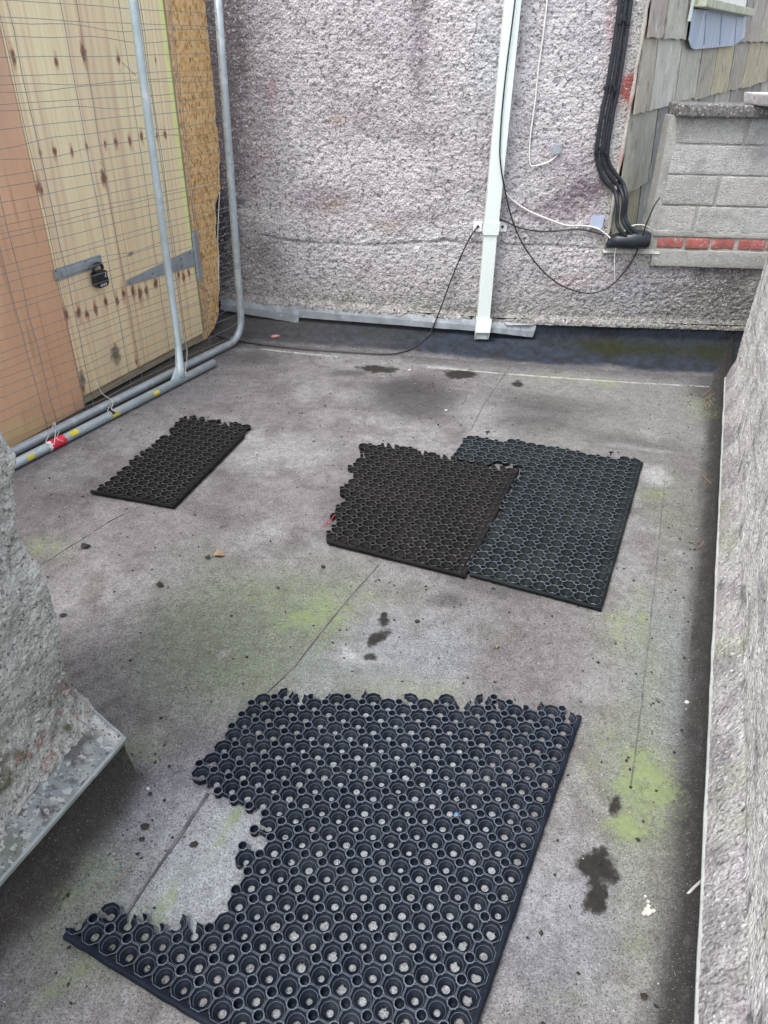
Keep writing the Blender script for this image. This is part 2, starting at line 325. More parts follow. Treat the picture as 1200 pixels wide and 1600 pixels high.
# ------------------------------------------------------------------ floor
def footy(x): return np.interp(x, [-1.3, -.9, -.4, 0, .55, 1.1, 1.45, 1.85, 2.4], [4.45, 4.42, 4.33, 4.26, 4.16, 4.06, 4.0, 3.95, 3.92])
MATA = [G(910, 1117, .02)[:2], G(757, 1570, .02)[:2], G(97, 1462, .02)[:2]]
def under_mat(P):                            # felt kept clean where the big mat lies on it
    v = MATA[0]-MATA[1]; v = v/np.linalg.norm(v); u = np.array([-v[1], v[0]]); u = -u if (MATA[2]-MATA[0])@u < 0 else u
    a = (P-MATA[0])@u; b = (P-MATA[0])@v; bl = (MATA[2]-MATA[0])@v
    return ss(.0, .03, a)*ss(.84, .80, a)*ss(.02, -.04, b)*ss(bl, bl+.03, b)
def felt_colour(P, px, py):
    n1 = fbm(P, 2.2, 4, 3); n2 = fbm(P, 9, 4, 9); n3 = fbm(P, 28, 3, 17)
    base = mix(np.tile(np.array([.20, .19, .20]), (len(P), 1)), (.265, .26, .265), ss(.35, .65, n1))
    base = mix(base, (.14, .128, .128), ss(.48, .72, n2)*.6); base = mix(base, (.13, .12, .12), ss(.55, .7, n3)*.35)
    alg_m = np.zeros(len(P)); wet_m = np.zeros(len(P))
    # left half is a greener sheet, right half a bluer one
    g = blob(px, py, 400, 1010, 260, 140, -8, n1, .7)
    base = mix(base, (.205, .24, .18), g*.8)
    base = mix(base, (.245, .27, .30), blob(px, py, 620, 1020, 150, 70, -12, n2, .6)*.55)
    base = mix(base, (.20, .235, .29), blob(px, py, 1040, 1080, 70, 170, 0, n2, .7)*.4)
    base = mix(base, (.22, .24, .29), blob(px, py, 300, 1300, 220, 160, -40, n1, .6)*.5)
    base = mix(base, (.26, .28, .34), blob(px, py, 860, 1450, 180, 190, 0, n1, .6)*.3)
    base = mix(base, (.24, .25, .24), blob(px, py, 950, 640, 190, 70, 4, n1, .6)*.6)
    base = mix(base, (.205, .235, .17), blob(px, py, 1010, 1150, 75, 330, 6, n1, .9)*.65)
    base = mix(base, (.205, .235, .175), blob(px, py, 160, 1430, 130, 120, -40, n1, .9)*.5)
    # algae
    alg = [(1010, 1225, 50, 60, 0, 1.0), (985, 1290, 60, 28, 10, .9), (935, 1190, 45, 75, 20, .45), (1000, 960, 20, 60, 4, .6), (965, 985, 38, 45, 0, .6),
           (1018, 1040, 16, 60, 0, .35), (500, 955, 62, 40, -10, .75), (430, 920, 70, 30, 0, .4), (390, 1050, 60, 35, 10, .35), (640, 1080, 110, 22, 5, .45),
           (225, 1165, 55, 32, 0, .7), (130, 1380, 60, 28, -48, .5), (245, 1425, 65, 20, -52, .65), (360, 1285, 10, 45, 38, .9), (330, 1330, 14, 45, 40, .4), (75, 860, 40, 22, 0, .55),
           (1022, 772, 24, 10, 0, .7), (1100, 640, 30, 22, 20, .5), (945, 598, 22, 8, 0, .6), (880, 590, 60, 14, 3, .35), (1000, 1480, 45, 130, 8, .42),
           (900, 1560, 90, 30, 0, .3), (90, 1540, 80, 22, -38, .55), (70, 1480, 25, 60, 10, .35), (1060, 1290, 30, 90, 0, .3), (1040, 850, 20, 120, 2, .2), (580, 930, 60, 18, 14, .45)]
    for x, y, rx, ry, an, am in alg:
        m = blob(px, py, x, y, rx*1.25, ry*1.25, an, .5*n1+.5*n2, .9)*am*(.6+.4*ss(.35, .62, n3))
        alg_m = np.maximum(alg_m, m)
    base = mix(base, (.20, .235, .15), alg_m*.5)
    # pale scuffs
    for x, y, rx, ry, an, am in [(700, 575, 40, 3, 6, .5), (1000, 700, 60, 4, 8, .55), (1025, 745, 22, 18, 20, .5), (560, 1030, 60, 8, 5, .25), (600, 620, 150, 14, 4, .4), (740, 640, 130, 10, 3, .4),
                             (980, 760, 30, 40, 10, .3), (350, 1020, 12, 5, -20, .6), (520, 1350, 260, 220, 0, .35), (545, 1020, 14, 5, 40, .6), (430, 700, 90, 30, 10, .3), (1015, 680, 20, 12, 30, .3)]:
        base = mix(base, (.50, .52, .53), blob(px, py, x, y, rx, ry, an, n2, .8)*am)
    # dark stains and grime
    for x, y, rx, ry, an, am in [(650, 625, 75, 22, 5, .75), (640, 600, 40, 12, 0, .6), (830, 645, 60, 22, 8, .6), (905, 635, 60, 10, 5, .3), (590, 576, 34, 7, 2, .9), (545, 582, 26, 5, 0, .6),
                             (722, 584, 32, 8, 2, .95), (808, 599, 9, 6, 0, .95), (700, 938, 26, 9, 0, .6), (600, 968, 9, 14, 10, .95), (592, 995, 22, 12, -30, .9), (578, 1026, 12, 6, 0, .9),
                             (932, 1352, 36, 34, 0, 1.0), (932, 1400, 20, 32, 10, 1.0), (955, 1370, 14, 16, 0, .9), (962, 1258, 11, 20, 5, .9), (160, 760, 80, 22, -10, .35), (340, 740, 60, 25, 30, .3), (540, 800, 20, 40, 20, .4), (80, 700, 70, 12, -26, .4),
                             (1110, 610, 26, 14, 10, .7), (1112, 650, 14, 26, 0, .6), (400, 560, 40, 8, 0, .4), (760, 915, 60, 12, 14, .5), (330, 800, 50, 12, 20, .35), (980, 690, 70, 10, 8, .4), (1080, 1330, 8, 50, 0, .5)]:
        if am >= .85: wet_m = np.maximum(wet_m, blob(px, py, x, y, rx*1.15, ry*1.15, an, .5+(n3-.5)*.7, .6)*am)
        else: base = mix(base, (.06, .055, .057), np.minimum(1, blob(px, py, x, y, rx*1.3, ry*1.45, an, .5*n1+.5*n2, .8)*am*1.15))
    # grime plus painted shade along the left ledge and the gutter
    P2 = P[:, :2]; K = G(195, 1155, .15)[:2]; K2 = G(0, 1377, .15)[:2]; u = (K2-K)/np.linalg.norm(K2-K); nrm = np.array([-u[1], u[0]])
    d = (P2-K)@nrm; s_ = (P2-K)@u
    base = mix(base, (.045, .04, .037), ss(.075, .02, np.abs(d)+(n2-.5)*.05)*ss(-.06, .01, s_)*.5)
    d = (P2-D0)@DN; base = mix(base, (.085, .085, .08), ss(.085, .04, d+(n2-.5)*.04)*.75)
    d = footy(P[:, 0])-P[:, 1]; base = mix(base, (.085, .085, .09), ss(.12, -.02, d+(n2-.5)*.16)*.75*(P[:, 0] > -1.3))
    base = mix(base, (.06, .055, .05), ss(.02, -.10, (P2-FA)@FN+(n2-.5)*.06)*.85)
    base = mix(base, (.33, .35, .375), blob(px, py, 560, 1400, 300, 270, 20, n1, .3)*ss(1075, 1110, py)*under_mat(P[:, :2]))
    base = base*np.array([.93, .925, .915])
    felt_colour.masks = {'alg': alg_m, 'wet': wet_m}
    return base
def build_floor():
    xs = np.arange(-2.9, 2.75, .0125); ys = np.arange(-1.2, 5.2, .0125)
    X, Y = np.meshgrid(xs, ys, indexing='ij'); P = np.stack([X.ravel(), Y.ravel(), np.zeros(X.size)], 1)
    px, py = PX(P)
    Z = (fbm(P, 1.6, 3, 40)-.5)*.010 + (fbm(P, 18, 2, 50)-.5)*.0016
    Z *= ss(-.3, .6, P[:, 1])*.8
    K = P.copy(); K[:, 2] = Z-.003
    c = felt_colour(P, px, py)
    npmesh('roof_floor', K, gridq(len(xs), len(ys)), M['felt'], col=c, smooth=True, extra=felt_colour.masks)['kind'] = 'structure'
build_floor()
g = MB().box((-60, -60, -.34), (120, 0, 0), (0, 120, 0), (0, 0, .3)).build('ground', M['felt_dark'], col=(.12, .12, .12)); g['kind'] = 'structure'

def strip(name, pts, w, h, m, z0=.0, jit=.0, parent=None):
    P = [np.array([*G(x, y)[:2], 0]) for x, y in pts]; Q = []
    for i in range(len(P)-1):
        n = max(2, int(np.linalg.norm(P[i+1]-P[i])/.03)); Q += [P[i]+(P[i+1]-P[i])*k/n for k in range(n)]
    Q.append(P[-1]); v = []; f = []
    for i, q in enumerate(Q):
        t = Q[min(i+1, len(Q)-1)]-Q[max(i-1, 0)]; t /= np.linalg.norm(t); nn = np.array([-t[1], t[0], 0])
        ww = w*(1+random.uniform(-jit, jit)); q = q + nn*random.uniform(-jit, jit)*w*.5
        v += [q-nn*ww+[0, 0, z0-.006], q-nn*ww*.8+[0, 0, z0+h], q+nn*ww*.8+[0, 0, z0+h*.7], q+nn*ww+[0, 0, z0-.006]]
    for i in range(len(Q)-1):
        for k in range(3): f.append((i*4+k, i*4+k+1, i*4+5+k, i*4+4+k))
    o = MB().add(v, f).build(name, m, parent); o['kind'] = 'structure'; return o
M['seam2'] = mat('seam_faint', (.12, .115, .12), .5, 60, .9, mot=[((.22, .21, .22), 30, .45, .6, .9)])
strip('felt_seam', [(800, 568), (757, 630), (735, 672)], .0012, .0012, M['seam2'], jit=.8)
strip('felt_seam', [(590, 884), (545, 935), (500, 990), (462, 1040), (405, 1095)], .0022, .0018, M['seam'], jit=.4)
strip('felt_seam', [(325, 1240), (285, 1300), (240, 1365), (200, 1425), (170, 1470)], .0038, .0026, M['seam'], jit=.4)
strip('felt_seam', [(1040, 735), (1024, 900), (1000, 1120), (985, 1230)], .0012, .0010, M['seam2'], jit=.8)
strip('felt_seam', [(300, 748), (170, 815), (60, 885)], .0013, .0010, M['seam2'], jit=.8)
M['chalk'] = mat('pale_seam_line', (.42, .42, .39), .3, 30, .9, mot=[((.2, .2, .2), 20, .5, .65, .8)])
strip('pale_seam', [(408, 545), (470, 552), (528, 557)], .005, .0016, M['chalk'], jit=.5)
strip('pale_seam', [(668, 573), (780, 583), (900, 592), (1010, 599), (1108, 604)], .0045, .0016, M['chalk'], jit=.5)

# felt fillet rising to the back wall, then turned up the wall
def build_fillet():
    xs = np.arange(-1.45, 2.75, .012); T = np.concatenate([np.linspace(0, 1, 26), [1.0, 1.0, 1.0]]); ex = [0]*26 + [.03, .07, .115]
    v = []
    for x in xs:
        y0 = float(footy(x)); y1 = float(soft_y(x))-.014
        for t, e in zip(T, ex): v.append((x, y0+(y1-y0)*t, -.004+.062*t**1.6+e))
    v = np.array(v); px, py = PX(v); n1 = fbm(v, 6, 4, 61); n2 = fbm(v, 22, 3, 62)
    v[:, 1] -= (n1-.5)*.012; v[:, 2] += (n2-.5)*.004
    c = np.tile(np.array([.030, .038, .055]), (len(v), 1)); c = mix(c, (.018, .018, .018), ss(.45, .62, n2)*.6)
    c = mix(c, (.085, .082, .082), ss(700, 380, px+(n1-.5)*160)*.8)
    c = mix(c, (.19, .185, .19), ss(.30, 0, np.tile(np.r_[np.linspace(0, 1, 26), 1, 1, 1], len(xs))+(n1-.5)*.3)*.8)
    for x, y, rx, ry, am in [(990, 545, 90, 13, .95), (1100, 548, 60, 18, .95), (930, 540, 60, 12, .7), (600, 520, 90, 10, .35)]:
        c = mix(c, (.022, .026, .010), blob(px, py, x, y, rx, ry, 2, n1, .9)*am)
    npmesh('felt_upstand', v, gridq(len(xs), len(T)), M['felt_dark'], col=c, smooth=True)['kind'] = 'structure'
build_fillet()
# felt upstand beneath the right parapet's drip edge
def build_upstand(name, A, u, n, s0, s1, inset, ztop, wid=.08, rise=.03):
    ss_ = np.arange(s0, s1, .03); prof = [(wid, -.008), (wid*.8, -.001), (wid*.55, .005), (wid*.25, rise*.6), (-.0, rise), (-inset*.6, rise+.03), (-inset, ztop)]
    v = [(*(A+u*s+n*d), z) for s in ss_ for d, z in prof]; v = np.array(v); nn = fbm(v, 9, 3, 70); v[:, 2] += (nn-.5)*.004
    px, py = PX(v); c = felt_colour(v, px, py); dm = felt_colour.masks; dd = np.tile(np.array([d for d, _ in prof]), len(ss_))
    c = mix(c, (.032, .031, .030), ss(wid*1.0, wid*.35, dd+(nn-.5)*.04)*.9)  # dirt and the drip edge's shade painted into the felt colour
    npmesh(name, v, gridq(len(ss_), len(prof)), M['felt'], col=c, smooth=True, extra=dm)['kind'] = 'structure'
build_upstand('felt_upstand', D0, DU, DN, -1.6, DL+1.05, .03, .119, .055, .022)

# ------------------------------------------------------------------ back wall
def crack_depth(px, py):
    y0 = np.interp(px, [400, 430, 470, 520, 560, 640, 700, 720, 850, 960], [365, 372, 378, 380, 383, 380, 376, 380, 383, 390])
    return np.exp(-((py-y0)/2.2)**2)*ss(400, 430, px)*ss(960, 880, px)
def relief(P, amp, sc, seed):
    a = vn(P, sc, seed); b = vn(P, sc*1.9, seed+3); c = vn(P, sc*.25, seed+5)
    return amp*((1-np.abs(2*a-1))*.7 + b*.45 + c*.5 - .8)
def build_back():
    XR = V(984, 175, W[1], W[2])[0]; ZT = .60
    def patch(x0, x1, z0, z1, name, parent, st=.0068):
        xs = np.arange(x0, x1+st*.5, st); zs = np.arange(z0, z1+st*.5, st)
        X, Z = np.meshgrid(xs, zs, indexing='ij'); Yv = soft_y(xs); Y = np.repeat(Yv, len(zs))
        P = np.stack([X.ravel(), Y, Z.ravel()], 1); px, py = PX(P)
        n1 = fbm(P, 3, 4, 80); n2 = fbm(P, 12, 3, 83); n3 = fbm(P, 35, 2, 86)
        zz = P[:, 2]; x = P[:, 0]
        c = np.tile(np.array([.47, .45, .465]), (len(P), 1))
        c = mix(c, (.46, .43, .455), ss(.4, .7, n1)*.7); c = mix(c, (.30, .28, .295), ss(.56, .7, n2)*.5)
        c = mix(c, (.62, .585, .60), ss(.5, .3, n1)*.4)
        # dark rising streak beside the fence
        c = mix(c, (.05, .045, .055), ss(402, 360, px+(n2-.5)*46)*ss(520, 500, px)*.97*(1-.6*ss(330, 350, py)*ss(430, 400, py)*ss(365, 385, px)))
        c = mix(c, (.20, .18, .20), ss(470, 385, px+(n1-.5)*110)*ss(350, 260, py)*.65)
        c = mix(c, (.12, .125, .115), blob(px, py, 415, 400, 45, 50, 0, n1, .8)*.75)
        c = mix(c, (.52, .52, .50), blob(px, py, 400, 335, 42, 8, 12, n2, .8)*.7)
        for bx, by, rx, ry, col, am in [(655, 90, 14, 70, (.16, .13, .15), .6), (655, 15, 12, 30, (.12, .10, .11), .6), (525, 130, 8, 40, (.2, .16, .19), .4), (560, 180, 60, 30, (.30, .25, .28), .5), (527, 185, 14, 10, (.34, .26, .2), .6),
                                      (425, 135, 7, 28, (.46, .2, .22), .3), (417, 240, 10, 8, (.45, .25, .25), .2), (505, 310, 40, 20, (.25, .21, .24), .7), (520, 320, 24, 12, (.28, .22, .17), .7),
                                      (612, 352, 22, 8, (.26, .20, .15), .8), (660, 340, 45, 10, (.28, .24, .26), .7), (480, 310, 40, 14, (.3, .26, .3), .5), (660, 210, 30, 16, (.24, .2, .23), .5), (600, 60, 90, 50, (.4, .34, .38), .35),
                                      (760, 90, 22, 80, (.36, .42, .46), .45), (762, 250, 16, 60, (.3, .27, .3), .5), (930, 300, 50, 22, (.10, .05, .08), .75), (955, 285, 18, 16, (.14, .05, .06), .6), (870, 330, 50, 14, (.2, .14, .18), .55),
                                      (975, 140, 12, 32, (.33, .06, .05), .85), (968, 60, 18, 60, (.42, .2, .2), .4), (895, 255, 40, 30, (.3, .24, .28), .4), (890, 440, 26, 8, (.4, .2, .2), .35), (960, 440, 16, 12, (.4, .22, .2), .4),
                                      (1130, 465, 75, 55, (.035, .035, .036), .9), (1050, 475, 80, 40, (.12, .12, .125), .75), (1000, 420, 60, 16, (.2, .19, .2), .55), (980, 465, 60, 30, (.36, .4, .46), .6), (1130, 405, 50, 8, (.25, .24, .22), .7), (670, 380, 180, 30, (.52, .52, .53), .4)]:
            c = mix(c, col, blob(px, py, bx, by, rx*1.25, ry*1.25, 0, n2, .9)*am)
        # splash-back grime and algae along the foot
        m = ss(.30, .17, zz+(n2-.5)*.16)
        c = mix(c, (.13, .14, .10), m*.85*(.35+.65*ss(.4, .6, n3))); c = mix(c, (.30, .29, .27), ss(.55, .25, zz+(n1-.5)*.3)*.45)
        # smooth cement fillet at the corner with the slates and below the blocks
        sm = ss(942, 958, px)*ss(280, 300, py)*ss(384, 376, py)
        sm = np.maximum(sm, ss(XR-.10, XR-.04, x+(n2-.5)*.03)*ss(.62, .7, zz)*.9)
        led = ss(.545, .565, zz+(n2-.5)*.03)*(x > 1.2)
        led = np.maximum(led, ss(.49, .52, zz+(n1-.5)*.12)*(x > 1.42))*(x > 1.2)*(zz < .66)
        sm = np.maximum(sm, led)
        c = mix(c, (.42, .415, .39), sm*.85)
        c = mix(c, (.33, .06, .05), blob(px, py, 984, 135, 12, 42, 8, n2, .5)*.9)
        rl = relief(P, .012, 46, 90)*(1-.85*sm) + (n1-.5)*.02 - crack_depth(px, py)*.006
        P[:, 1] -= rl
        P[:, 1] -= ss(.20, .150, zz)*.022
        c = mix(c, (.17, .16, .17), crack_depth(px, py)*.7)
        v = np.concatenate([P, P + np.array([0, .0, 0])]); 
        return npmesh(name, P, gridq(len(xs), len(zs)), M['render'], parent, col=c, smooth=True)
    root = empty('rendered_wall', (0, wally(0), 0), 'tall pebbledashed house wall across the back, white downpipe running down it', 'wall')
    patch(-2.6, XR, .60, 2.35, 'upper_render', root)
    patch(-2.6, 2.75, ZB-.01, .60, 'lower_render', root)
    # solid body behind, closing top, ledge and underside
    body = MB()
    for xa, xb, z0, z1 in ((-2.6, .0, ZB, 2.345), (.0, XR-.012, ZB, 2.345), (XR, 2.75, ZB, .588)):
        ya, yb = float(wally(xa))+.022, float(wally(xb))+.022
        if xb > 2: body.hexa([(xa, ya, z0), (xb, yb, z0), (xb, yb+.3, z0), (xa, ya+.3, z0)], [(xa, ya, z1), (xb, yb, z1), (xb, yb+.3, z1), (xa, ya+.3, z1)])
        else: body.hexa([(xa, ya, z0), (xb, yb, z0), (xb, 5.3, z0), (xa, 5.3, z0)], [(xa, ya, z1), (xb, yb, z1), (xb, 5.3, z1), (xa, 5.3, z1)])
    body.build('wall_core', M['mortar'], root)
    # mortar ledge the cables run over
    xa, xb = XR-.02, 2.6
    lg = MB().hexa([(xa, wally(xa)-.022, .575), (1.56, wally(1.56)-.03, .578), (1.56, wally(1.56)+.28, .60), (xa, wally(xa)+.28, .60)],
                   [(xa, wally(xa)-.012, .602), (1.56, wally(1.56)-.02, .600), (1.56, wally(1.56)+.28, .615), (xa, wally(xa)+.28, .615)])
    lg.build('mortar_ledge', mat('pale_mortar', (.50, .50, .46), .25, 14, .9, speck=[((.2, .22, .14), 40, .58, .68, .7)], bump=[('n', 60, .004)]), root)
    # a low lip below the render
    v = []; xs = np.arange(-1.3, 2.75, .05)
    lp = MB()
    for a, b in zip(xs[:-1], xs[1:]):
        lp.hexa([(a, wally(a)-.012, ZB-.006), (b, wally(b)-.012, ZB-.006), (b, wally(b)+.03, ZB-.006), (a, wally(a)+.03, ZB-.006)],
                [(a, wally(a)-.012, ZB+.004), (b, wally(b)-.012, ZB+.004), (b, wally(b)+.03, ZB+.004), (a, wally(a)+.03, ZB+.004)])
    lp.build('render_stop', M['dark'], root)
    sc = WP(564, 300, .012)
    MB().tube([sc+[0, .01, 0], sc-[0, .006, 0]], .006, 10).build('screw_plug', M['whitet'], root)
    sc = WP(564, 300, .02); MB().tube([sc, sc-[0, .002, 0]], .0025, 8).build('screw', M['dark'], root)
    sc = WP(855, 312, .012); MB().tube([sc+[-.012, 0, .004], sc+[0, -.012, .0], sc+[.012, -.004, -.006]], .004, 8).build('wall_fixing', M['galv'], root)
    return root
build_back()

# flashing strips at the foot of the back wall
fl = empty('metal_flashing', G(640, 505), 'grey metal flashing strips tucked under the pebbledash at the wall foot', 'flashing')
def flash(top, bot, off=(.022, .05), m='lead', name='flashing_strip'):
    n = 14; v = []; rs = random.Random(len(top)*7+top[0][0])
    for k in range(n+1):
        t = k/n
        a = np.array([np.interp(t, [0, 1], [top[0][0], top[1][0]]), np.interp(t, [0, 1], [top[0][1], top[1][1]])])
        b = np.array([np.interp(t, [0, 1], [bot[0][0], bot[1][0]]), np.interp(t, [0, 1], [bot[0][1], bot[1][1]])])
        p = WP(*a, off[0]); q = WP(*b, off[1]); w = rs.uniform(-.003, .003)
        v += [p, (p+q)/2+[0, w-.004, 0], q+[0, w, 0], q+[0, w+.002, 0], p+[0, .003, 0]]
    f = [(i*5+k, i*5+k+1, i*5+6+k, i*5+5+k) for i in range(n) for k in range(4)]
    return MB().add(v, f).build(name, M[m], fl)
flash(((345, 466), (470, 478)), ((345, 484), (466, 505)), (.024, .045))
flash(((440, 472), (765, 502)), ((440, 494), (765, 519)), (.020, .036))
flash(((745, 500), (838, 509)), ((745, 517), (832, 527)), (.030, .05))
M['lead2'] = mat('flashing_patch', (.34, .36, .37), .2, 20, .6, metal=.2)
o = flash(((788, 503), (834, 507)), ((792, 508), (826, 508)), (.036, .052), 'lead2', 'torn_patch')

# ------------------------------------------------------------------ block wall, bricks, coping
bw = empty('block_wall', (1.9, wally(1.9), .6), 'low wall of grey concrete blocks over a red brick course, top right corner', 'wall')
def bx(px, py): q = WP(px, py, .02); return q[0], q[2]
BY = lambda x: wally(x)-.02
def roughen(o, st=.012, amp=.004, sc=40, seed=0):
    me = o.data; bm = bmesh.new(); bm.from_mesh(me)
    for _ in range(7):
        e = [x for x in bm.edges if x.calc_length() > st*1.6]
        if not e: break
        bmesh.ops.subdivide_edges(bm, edges=e, cuts=1, use_grid_fill=True)
    bmesh.ops.triangulate(bm, faces=[f for f in bm.faces if len(f.verts) > 4]); bm.normal_update()
    P = np.array([v.co[:] for v in bm.verts])+np.array(o.location)*0+seed*3.1
    d = (fbm(P, sc, 3, 300)-.5)*2*amp+(fbm(P, sc*.2, 2, 301)-.5)*amp*1.5
    for v, k in zip(bm.verts, d): v.co += v.normal*float(k)
    bm.to_mesh(me); bm.free()
    for p in me.polygons: p.use_smooth = True
    return o
def blk(x0, x1, z0, z1, m, name, col=None, dy=0, dep=.10, bev=.004, parent=bw):
    o = MB().hexa([(x0, BY(x0)+dy, z0), (x1, BY(x1)+dy, z0), (x1, BY(x1)+dep, z0), (x0, BY(x0)+dep, z0)],
                  [(x0, BY(x0)+dy, z1), (x1, BY(x1)+dy, z1), (x1, BY(x1)+dep, z1), (x0, BY(x0)+dep, z1)])
    if bev:
        o = roughen(o.build(name, m, parent, bevel=bev, col=col), .014, .0035, 45, x0)
    else: o = o.build(name, m, parent, col=col)
    return o
xl = WP(1040, 270, .02)[0]; xl_low = WP(1030, 360, .02)[0]
def zrow(px, py): return WP(px, py, .02)[2]
rows = [zrow(1120, 182), zrow(1120, 227), zrow(1120, 275), zrow(1120, 323), zrow(1120, 365)]
zbr0 = zrow(1110, 391)
core = MB().hexa([(xl-.03, BY(xl)+.007, .56), (2.6, BY(2.6)+.007, .56), (2.6, BY(2.6)+.11, .56), (xl-.03, BY(xl)+.11, .56)],
                 [(xl-.03, BY(xl)+.007, rows[0]), (2.6, BY(2.6)+.007, rows[0]), (2.6, BY(2.6)+.11, rows[0]), (xl-.03, BY(xl)+.11, rows[0])])
core.build('mortar_bed', M['mortar'], bw)
bc = [(.40, .40, .385), (.43, .43, .42), (.36, .365, .35), (.42, .41, .39)]
cuts = [[WP(1168, 205, .02)[0]], [WP(1300, 250, .02)[0]], [WP(1122, 300, .02)[0]], [WP(1087, 345, .02)[0], WP(1300, 345, .02)[0]]]
for r in range(4):
    z1 = rows[r]-.003; z0 = rows[r+1]+.006; xs_ = [xl+.012]+cuts[r]+[2.6]
    for k in range(len(xs_)-1):
        if xs_[k+1]-xs_[k] < .03: continue
        blk(xs_[k]+.006, xs_[k+1]-.012, z0, z1, M['block'], 'concrete_block', bc[(r+k) % 4], dy=random.uniform(-.003, .003))
bxs = [(1027, 1066), (1072, 1107), (1113, 1147), (1155, 1174), (1176, 1196), (1201, 1236), (1242, 1277)]
for a, b in bxs:
    xa, xb = WP(a, 380, .02)[0], WP(b, 384, .02)[0]
    blk(xa, xb, zbr0+.006, rows[4]-.030, M['brick'], 'red_brick', dy=random.uniform(-.004, .002), bev=.006)
blk(xl-.0, 2.6, rows[4]-.022, rows[4]+.010, M['mortar'], 'mortar_course', dy=-.002, bev=.003)
blk(xl+.02, 2.6, .51, zbr0-.004, M['mortar'], 'mortar_course', dy=-.004, bev=.003)
# coping
cz0 = rows[0]; cz1 = WP(1100, 163, .045)[2]
xc = WP(1060, 170, .05)[0]
cp = MB().hexa([(xc, BY(xc)-.045, cz0), (2.7, BY(2.7)-.045, cz0), (2.7, BY(2.7)+.135, cz0), (xc-.0, BY(xc)+.135, cz0)],
               [(xc, BY(xc)-.045, cz1), (2.7, BY(2.7)-.045, cz1), (2.7, BY(2.7)+.135, cz1), (xc-.0, BY(xc)+.135, cz1)])
roughen(cp.build('coping', M['coping'], bw, bevel=.006), .016, .004, 30)
sl = empty('stone_slab', WP(1200, 155, .1), 'pale lichened slab end resting on the dark wall coping at the right edge', 'slab')
q = WP(1165, 150, .02); z0 = cz1+.002
ta = WP(1162, 148, -.02); tb = WP(1188, 166, .12)
MB().hexa([(ta[0]+.01, ta[1], z0), (tb[0]+.02, tb[1]-.06, z0), (tb[0]+.8, tb[1]-.10, z0), (ta[0]+.8, ta[1]+.04, z0)],
          [(ta[0]-.005, ta[1], z0+.055), (tb[0], tb[1]-.07, z0+.055), (tb[0]+.8, tb[1]-.11, z0+.055), (ta[0]+.8, ta[1]+.05, z0+.055)]).build('slab_stone', M['slab'], sl, bevel=.008)

# ------------------------------------------------------------------ slate-hung wall with window
sw = empty('slate_hung_wall', (SP[0]+.5*SU[0], SP[1]+.5*SU[1], .6), 'slate hung house wall receding behind the grey block wall at top right', 'wall')
def SPT(s, z, off=0): q = SP+SU*s-SN*0+SN*off; return np.array([q[0], q[1], z])
# SN must face the yard/camera
if (C0[:2]-SP) @ SN < 0: SN = -SN
def slv(px, py):
    q = V(px, py, SP, SP+SU); return float((q[:2]-SP)@SU), float(q[2])
MB().hexa([SPT(.03, .5, -.02), SPT(6.2, .5, -.02), SPT(6.2, .5, -.2), SPT(.16, .5, -.2)], [SPT(.03, 2.35, -.02), SPT(6.2, 2.35, -.02), SPT(6.2, 2.35, -.2), SPT(.16, 2.35, -.2)]).build('wall_backing', M['dark'], sw)
WS0, WS1 = slv(1075, 20)[0], slv(1158, 10)[0]; WZ = slv(1110, 8)[1]
pal = [(.27, .24, .225), (.33, .29, .25), (.21, .20, .195), (.36, .34, .30), (.30, .25, .235), (.34, .29, .20), (.26, .25, .24), (.42, .40, .37)]
courses = [.50, .885, 1.292, 1.625, 1.98, 2.33]
ex = {1: [1006, 1050], 2: [1006, 1045, 1078, 1103, 1130, 1152, 1175], 0: [1036]}
for r in range(len(courses)-1):
    zb, zt = courses[r], courses[r+1]; s = -.006; k = 0
    while s < 6.1:
        if r in (1,): w = [.62, .55, .6, .58, .7][k % 5]
        elif r == 2: w = [.32, .59, .60, .54, .69, .68, .67, .8][k % 8]
        elif r == 0: w = [.55, .55, .6][k % 3]
        else: w = [.33, .65, .6, .55, .66][k % 5]
        e = s+w; g = .013; rs = random.Random(r*100+k); lift = .020; j = rs.uniform(-.018, .01)
        s0, s1 = s+g+rs.uniform(0, .008), e-g
        segs = [(s0, s1, zb, zt)]
        if zt > WZ-.02 and s1 > WS0 and s0 < WS1:
            segs = []
            if s0 < WS0-.05: segs.append((s0, WS0-.02, zb, zt))
            elif s1 > WS1+.05: segs.append((WS1+.03, s1, zb, zt))
            elif zb < WZ-.05: segs.append((s0, s1, zb, WZ-.02))
        for (u0, u1, q0, q1) in segs:
            n = 5; top = [SPT(u0+rs.uniform(-.003, .003), q1+.04, -.004), SPT(u1+rs.uniform(-.003, .003), q1+.04, -.004)]
            lo = [SPT(u0+(u1-u0)*i/n+(rs.uniform(-.004, .004) if 0 < i < n else 0), q0+j*0.6+rs.uniform(-.005, .004), lift+rs.uniform(0, .003)) for i in range(n, -1, -1)]
            mid1 = SPT(u1+rs.uniform(-.004, .004), (q0+q1)/2, .008+.004); mid0 = SPT(u0+rs.uniform(-.004, .004), (q0+q1)/2, .008+.004)
            ring = [top[0], top[1], mid1]+lo+[mid0]; back = [p-np.array([*SN*.009, 0]) for p in ring]
            c = np.array(pal[rs.randrange(8)])*rs.uniform(1.0, 1.4)*np.array([1.0, 1.02, .97])
            if r == 1 and k == 1: c = np.array((.23, .23, .225))
            MB().hexa(back, ring).build('slate', M['slate'], sw, col=c)
        s = e; k += 1
